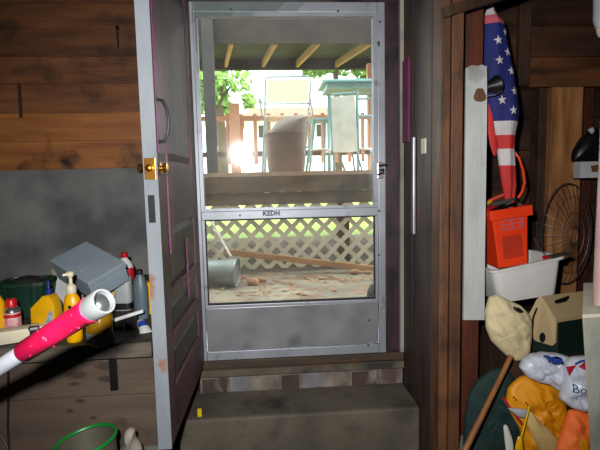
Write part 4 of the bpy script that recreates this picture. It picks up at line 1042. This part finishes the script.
# lattice
b = MB(); zt2 = zfb + .12; zb2 = ZG + .035; hL = zt2 - zb2; pitch = .150; x = -3.5
for sgn, yy in ((1, YL + .052), (-1, YL + .062)):
    x = -3.6
    while x < 4.0 + hL:
        xa, xb = (x, x + sgn * hL)
        if sgn < 0: xa, xb = x, x - hL
        b.prism([Vector((xa - .029, yy, zb2)), Vector((xa + .029, yy, zb2)), Vector((xb + .029, yy, zt2)), Vector((xb - .029, yy, zt2))], (0, .008, 0)); x += pitch
struct(b, 'trim_lattice', 'lattice', 'cream diamond lattice panel under the deck edge', 'lattice')
# brown board leaning in front of the lattice
p0, p1 = P(224, 251.5, YL - .02), P(384, 270, YL - .16)
p1.z = max(p1.z, ZG + .02)
tag(MB().bar(p0, p1, .035, .052).build('loose_board', 'board_brown', bevel=.003), 'long brown board slanting along the foot of the lattice', 'board')
# leaf litter
b = MB(); r2 = random.Random(5)
for k in range(150):
    x, y = r2.uniform(-1.2, 1.6), r2.choice([r2.uniform(3.3, 4.15), r2.uniform(3.7, 4.15)])
    an = r2.uniform(0, PI); L_ = r2.uniform(.02, .045); c, s_ = math.cos(an), math.sin(an); z = ZG + .004
    b.face(b.pts([(x + c * L_, y + s_ * L_, z + r2.uniform(0, .02)), (x - s_ * L_ * .5, y + c * L_ * .5, z), (x - c * L_, y - s_ * L_, z + r2.uniform(0, .02)), (x + s_ * L_ * .5, y - c * L_ * .5, z + .008)]))
tag(b.build('fallen_leaves', 'leaf_dry', recalc=False), 'dry brown leaves scattered on the soil before the lattice', 'leaves', kind='stuff')
def stone(px, py, Y, r, lab):
    q = P(px, py, Y); b = MB(); bmesh.ops.create_icosphere(b.bm, subdivisions=2, radius=r)
    for v in b.bm.verts: v.co *= 1 + .25 * noise.noise(v.co * 30 + Vector((px, 0, 0)))
    bmesh.ops.scale(b.bm, vec=(1.3, 1, .8), verts=b.bm.verts); bmesh.ops.translate(b.bm, vec=(q.x, q.y, ZG + r * .6), verts=b.bm.verts)
    tag(b.build('stone', 'leaf_dry', smooth=True), lab, 'stone')
stone(355, 271, 4.02, .035, 'reddish stone at the right foot of the lattice')
stone(368, 272, 4.0, .028, 'small pale stone right of the reddish stone')
stone(253, 283, 3.75, .04, 'pinkish stone on the soil right of the grey bucket')
stone(262, 280, 3.85, .03, 'smaller stone on the soil right of the pinkish stone')
# grey bucket on its side + pale pole
Ybk = 3.72
c1 = P(237, 277, Ybk); r_ = .112; c1.z = ZG + r_ + .004
dirv = Vector((-.30, .06, .0)).normalized()
E = empty('grey_bucket', (c1.x - .1, c1.y, ZG), 'grey metal bucket lying on its side outside the lower pane', 'bucket')
q = dirv.to_track_quat('Z', 'Y').to_matrix().to_4x4(); q.translation = c1
MB().lathe([(.012, .012), (r_ - .008, .012), (r_, 0), (r_ + .003, -.002), (r_ + .003, .006), (r_ * .95, .03), (r_ * .86, .32), (r_ * .3, .322)], q, 28).build('bucket_body', 'bucket_grey', E, smooth=True)
b = MB(); b.tube([q @ Vector((r_ * math.cos(a_) * 1.02, r_ * math.sin(a_) * 1.02, .01 - .02 * math.sin((a_) ))) for a_ in [k * PI / 12 for k in range(13)]], .003, 6); b.build('bucket_handle', 'steel', E)
pp0 = P(231, 264, Ybk - .0); pp1 = P(209, 217, 3.95)
pe = Vector((c1.x, c1.y - .0, c1.z + r_ + .008))
tag(MB().tube([Vector((pp0.x, Ybk + .02, ZG + 2 * r_ + .016)), pp1, pp1 + (pp1 - pp0) * .8], .010, 8).build('pale_pole', 'pale_pole', smooth=True), 'pale slender pole rising from the grey bucket outside', 'pole')
q = P(371, 291, 3.05)
o = MB().puff([Vector((p.x, 3.05, max(p.z, ZG + .005))) for p in outline([(367, 300), (367, 292), (371, 284), (378, 282), (386, 290), (388, 300)], 3.05)], .05, .05, 6, 36, .004, 20, 1).build('dark_pot', 'post_grey', smooth=True)
tag(o, 'dark rounded pot outside at the right corner of the lower pane', 'pot')
# roof over the deck
YR0, YR1 = 6.4, 8.0
zr0, zr1 = P(290, 44, YR0).z, P(290, 68, YR1).z
struct(MB().box(-4, 5, YR0 - .04, YR0, zr0, zr0 + .75), 'roof_fascia', 'roof_dark', 'dark front beam of the porch roof over the deck', 'beam')
b = MB(); xr = -4.4
while xr < 5: b.hexa([Vector(p) for p in ((xr, YR0, zr0 + .16), (xr + .1965, YR0, zr0 + .16), (xr + .1965, YR1 + .2, zr1 + .15), (xr, YR1 + .2, zr1 + .15), (xr, YR0, zr0 + .19), (xr + .1965, YR0, zr0 + .19), (xr + .1965, YR1 + .2, zr1 + .18), (xr, YR1 + .2, zr1 + .18))]); xr += .195
struct(b, 'roof_boards', 'roof_dark', 'dark board underside of the porch roof', 'roof')
struct(MB().box(-4, 5, YR1 + .0, YR1 + .1, zr1 - .02, zr1 + .16), 'roof_beam', 'roof_dark', 'far beam of the porch roof over the deck', 'beam')
nj = 0
E = empty('roof_joists', (.3, YR0, zr0), 'yellowish joists under the porch roof', 'joists', kind='structure')
for xt, xb_ in ((143, 150), (187.5, 188), (231.7, 226), (276, 263), (319, 297), (371, 336), (425, 377), (480, 415)):
    a_, c_ = P(xt, 45, YR0), P(xb_, 67.5, YR1); a_.y += .01
    MB().bar(a_ + Vector((0, 0, .05)), c_ + Vector((0, 0, .05)), .045, .10).build('joist', 'joist', E)
# porch post
pz = P(211, 170, YR0)
xa_, xb_ = P(206.5, 130, YR0).x, P(217.5, 130, YR0).x
struct(MB().box(xa_, xb_, YR0 - .15, YR0 - .005 - .04, zd, zr0 + .5), 'porch_post', 'post_grey', 'dark grey square post standing on the deck at left', 'post', bevel=.005)
xq = P(372, 75, 7.65).x
struct(MB().box(xq - .08, xq + .08, 7.60, 7.73, zd, zr1 - .02), 'porch_post', 'rail_wood', 'pale brown post at the far right of the deck', 'post', bevel=.005)
# railing
YF = 7.55; ztp = P(260, 114, YF).z
E = empty('deck_railing', (0, YF, zd), 'reddish picket railing along the far side of the deck', 'railing')
b = MB().box(-3.5, 4, YF - .03, YF + .045, ztp - .1, ztp - .03).build('top_rail', 'rail_wood', E)
MB().box(-3.5, 4, YF - .02, YF + .04, P(240, 157, YF).z, P(240, 151.5, YF).z).build('bottom_rail', 'deck_wood', E)
x = -3.4
for i in range(34):
    MB().box(x, x + .06, YF - .05, YF - .032, P(260, 164, YF).z, ztp).build('picket', 'rail_wood', E); x += .215
for px, w_ in ((236, .15), (420, .15), (120, .15)):
    q = P(px, 140, YF); MB().box(q.x - w_ / 2, q.x + w_ / 2, YF - .20, YF - .055, zd, P(236, 105, YF).z).build('newel_post', 'rail_wood', E)
# trash bin
Yb_ = 4.75; zbn = zd; q = P(286, 172, Yb_)
E = empty('trash_bin', (q.x, Yb_, zd), 'brown waste bin with slanted hood on the deck before the chair', 'bin')
MB().lathe([(.172, 0), (.178, .02), (.205, .37), (.21, .39), (.20, .395)], None, 28, 1, .8, .3).build('bin_body', 'bin_brown', E, local=True, smooth=True)
b = MB(); prev = None; rings = []
for r, z, sl_ in ((.215, .385, 0), (.215, .42, .25), (.19, .49, .32), (.12, .545, .2), (.03, .56, 0)):
    ring_ = []
    for k in range(28):
        a_ = 2 * PI * k / 28; c, s_ = math.cos(a_), math.sin(a_); c2 = math.copysign(abs(c) ** .7, c); s2 = math.copysign(abs(s_) ** .7, s_)
        ring_.append((r * c2 + (.05 if z > .45 else 0), r * s2 * .8, z + r * c2 * sl_))
    rings.append(b.pts(ring_))
for i in range(len(rings) - 1):
    for k in range(28): b.face([rings[i][k], rings[i][(k + 1) % 28], rings[i + 1][(k + 1) % 28], rings[i + 1][k]])
b.face(rings[0]); b.face(rings[-1]); b.build('hood', 'bin_brown', E, local=True, smooth=True)
# chairs and table on deck
def rod(b, pxs, r=.014): b.tube([P(x, y, Y) for x, y, Y in pxs], r, 8)
Yc1 = 5.85
def to_deck(x, Y, px0=None): v = P(x, 160, Y); v.z = zd; return v
E = empty('patio_chair', to_deck(287, Yc1), 'tall patio chair with cream sling back behind the waste bin', 'chair')
def cp(x, y, Y=Yc1): return P(x, y, Y)
MB().prism([cp(267.5, 80), cp(309, 79.5), cp(308, 102), cp(267, 102.5)], (0, .012, 0)).build('backrest', 'sling', E)
b = MB()
b.tube([cp(265, 118), cp(265, 100), cp(265.5, 80), cp(268, 77), cp(308, 76.5), cp(311, 79), cp(309.5, 100), cp(308, 118)], .014, 8); b.tube([cp(266, 104), cp(309, 103.5)], .012, 8)
b.build('back_frame', 'chair_metal', E)
for xt, xf, Y_ in ((265, 262, Yc1), (308, 303, Yc1), (267, 264.5, Yc1 - .42), (306, 301, Yc1 - .42)):
    f_ = to_deck(xf, Y_); MB().tube([cp(xt, 118, Y_), Vector((f_.x, f_.y, zd + .005))], .014, 8).build('leg', 'chair_metal', E)
s0 = [cp(265, 121), cp(308, 121)]; zs_ = s0[0].z
MB().box(s0[0].x, s0[1].x, Yc1 - .45, Yc1, zs_ - .01, zs_ + .008).build('seat', 'sling', E)
for x in (s0[0].x - .03, s0[1].x + .02):
    za = cp(265, 103).z; MB().tube([(x, Yc1, za), (x - .03, Yc1 - .42, za - .02), (x, Yc1 - .43, zs_)], .013, 8).build('armrest', 'chair_metal', E)
fr_ = cp(265, 150).z; MB().tube([(s0[0].x - .01, Yc1 - .41, fr_), (s0[1].x - .02, Yc1 - .41, fr_)], .011, 8).build('footrest', 'chair_metal', E)
# stool
Ys = 5.0
E = empty('bar_stool', to_deck(317, Ys), 'small teal framed stool between the waste bin and the white backed chair', 'stool')
A, B = cp(312, 118.5, Ys), cp(330, 118.5, Ys)
MB().box(A.x, B.x, Ys - .02, Ys + .30, A.z - .02, A.z + .006).build('seat', 'teal_metal', E, bevel=.006)
for xt, xb2, Y_ in ((313.5, 306, Ys), (328, 329, Ys), (314.5, 309, Ys + .28), (325, 324.5, Ys + .28)):
    f_ = to_deck(xb2, Y_); MB().tube([Vector((cp(xt, 120, Y_).x, Y_, A.z - .015)), f_ + Vector((0, 0, .004))], .012, 8).build('leg', 'teal_metal', E)
MB().tube([cp(309, 150.5, Ys), cp(330, 149, Ys)], .012, 8).build('footrest', 'pale_pole', E)
# white backed chair
Y2 = 4.5
E = empty('sling_chair', to_deck(345, Y2 + .2), 'patio chair with long white sling back in front of the bar table', 'chair')
MB().prism([cp(331, 97, Y2), cp(355, 95, Y2), cp(358, 151.5, Y2), cp(333, 152, Y2)], (0, .014, 0)).build('backrest', 'sling_white', E)
b = MB(); b.tube([cp(332.5, 152, Y2 + .01), cp(330.5, 97, Y2 + .01), cp(332, 94.5, Y2 + .01), cp(355.5, 93, Y2 + .01), cp(356.5, 97, Y2 + .01), cp(358.5, 152, Y2 + .01)], .011, 8); b.build('back_frame', 'teal_metal', E)
zse = cp(340, 149, Y2).z
MB().box(cp(332, 150, Y2).x, cp(358, 150, Y2).x, Y2 + .02, Y2 + .46, zse - .01, zse + .012).build('seat', 'sling_white', E)
for xt, xb2, Y_ in ((333, 334.5, Y2 + .02), (352, 354.5, Y2 + .05), (338, 345, Y2 + .44), (357, 362, Y2 + .44)):
    f_ = to_deck(xb2, Y_); MB().tube([Vector((P(xt, 150, Y_).x, Y_, zse - .005)), f_ + Vector((0, 0, .004))], .011, 8).build('leg', 'chair_metal', E)
# bar table
Y3 = 6.0
E = empty('bar_table', to_deck(350, Y3), 'teal bar table with speckled glass top behind the white backed chair', 'table')
A, B = cp(320, 84, Y3), cp(384, 82, Y3); ztb = A.z
MB().box(A.x, B.x, Y3 - .3, Y3 + .35, ztb - .03, ztb).build('tabletop', 'glass_top', E, bevel=.006)
MB().box(A.x + .06, B.x - .06, Y3 - .24, Y3 + .29, ztb - .10, ztb - .031).build('apron', 'teal_metal', E)
for x, y_ in ((cp(357.5, 100, Y3 - .2).x, Y3 - .2), (cp(370, 100, Y3 - .2).x + .12, Y3 - .2), (A.x + .14, Y3 + .25), (B.x - .1, Y3 + .25)):
    MB().tube([(x, y_, ztb - .05), (x, y_, zd + .003)], .020, 8).build('leg', 'teal_metal', E)
MB().tube([(cp(357, 99, Y3 - .2).x, Y3 - .2, cp(360, 99, Y3 - .2).z), (B.x, Y3 - .2, cp(370, 98, Y3 - .2).z)], .016, 8).build('crossbar', 'teal_metal', E)
for yy in (116, 149): 
    z_ = cp(365, yy, Y3 - .2).z; MB().tube([(cp(357, 99, Y3 - .2).x, Y3 - .2, z_), (B.x, Y3 - .2, z_)], .018, 8).build('crossbar', 'pale_pole' if yy > 140 else 'teal_metal', E)
# trees, far house
def tree(px, py, Y, rx, rz, nleaf, lab, seed, ls=.16):
    c = P(px, py, Y); r3 = random.Random(seed)
    E = empty('tree', (c.x, c.y, ZG - .02), lab, 'tree')
    b = MB(); b.tube([(c.x, c.y, ZG - .02), (c.x + .1, c.y, (c.z + ZG) / 2), (c.x, c.y, c.z)], [.22, .17, .1], 8)
    for k in range(5):
        an = k * 1.3; b.tube([(c.x, c.y, c.z - .4 * rz), (c.x + rx * .6 * math.cos(an), c.y + rx * .6 * math.sin(an), c.z + rz * .3)], [.08, .03], 6)
    b.build('trunk', 'bark', E)
    b = MB(); blobs = [(r3.gauss(0, .5) * rx, r3.gauss(0, .5) * rx, r3.gauss(0, .5) * rz, r3.uniform(.25, .5)) for _ in range(14)]
    for k in range(nleaf):
        bx, by, bz, br = r3.choice(blobs); v = Vector((r3.gauss(0, 1), r3.gauss(0, 1), r3.gauss(0, 1))).normalized() * r3.uniform(.6, 1)
        p = Vector((c.x + bx + v.x * br * rx, c.y + by + v.y * br * rx, c.z + bz + v.z * br * rz))
        u = Vector((r3.gauss(0, 1), r3.gauss(0, 1), r3.gauss(0, 1))).normalized(); w_ = u.orthogonal().normalized(); l_ = ls * r3.uniform(.6, 1.3)
        b.face(b.pts([p + u * l_, p + w_ * l_ * .5, p - u * l_, p - w_ * l_ * .5]))
    b.build('foliage', 'leaf', E, recalc=False)
tree(218, 92, 15, .75, .75, 900, 'leafy green tree beyond the deck at left', 11)
tree(335, 62, 19, 1.7, .55, 1400, 'green tree beyond the deck above the bar table', 12)
tree(372, 66, 17, .9, .7, 1000, 'green tree at the right beyond the pale brown post', 13)
hz0 = P(300, 119, 24).z; hz1 = P(300, 104, 24).z
E = empty('far_house', (.6, 24, ZG - .02), 'pale house with low reddish roof far beyond the railing', 'house')
xa_, xb_ = P(244, 110, 24).x, P(345, 110, 24).x
MB().box(xa_, xb_, 24, 28, ZG - .02, hz0).build('house_wall', 'far_wall', E)
MB().hexa([Vector(p) for p in ((xa_ - .3, 23.6, hz0), (xb_ + .3, 23.6, hz0), (xb_ + .3, 28.4, hz0), (xa_ - .3, 28.4, hz0), (xa_ + .3, 25.8, hz1 + .1), (xb_ - .3, 25.8, hz1 + .1), (xb_ - .3, 26.2, hz1 + .1), (xa_ + .3, 26.2, hz1 + .1))]).build('house_roof', 'far_roof', E)
for i in range(4):
    x = xa_ + .7 + i * (xb_ - xa_ - 1.2) / 4
    MB().box(x, x + .5, 23.97, 24.02, hz0 - .9, hz0 - .3).build('house_window', 'post_grey', E)

# ------------------------------------------------------------------ lights
W = bpy.data.worlds.new('World'); S.world = W; W.use_nodes = True
bg = W.node_tree.nodes['Background']; bg.inputs[0].default_value = (.93, .97, 1, 1); bg.inputs[1].default_value = 8.5
fl = bpy.data.lights.new('camera_flash', 'SPOT'); fo = bpy.data.objects.new('camera_flash', fl); COL.objects.link(fo)
fl.energy = 165; fl.spot_size = math.radians(112); fl.spot_blend = .9; fl.shadow_soft_size = .018; fl.color = (1, .98, .95)
fo.location = cam.matrix_world @ Vector((-.08, .10, .0))
fo.rotation_euler = cam.matrix_world.to_euler()

vs = S.view_settings
vs.view_transform = 'Standard'; vs.look = 'None'; vs.gamma = 1; vs.exposure = 0; vs.use_curve_mapping = False
S.cycles.max_bounces = 6; S.cycles.diffuse_bounces = 3; S.cycles.transparent_max_bounces = 12
S.cycles.use_denoising = True; S.cycles.caustics_reflective = False; S.cycles.caustics_refractive = False
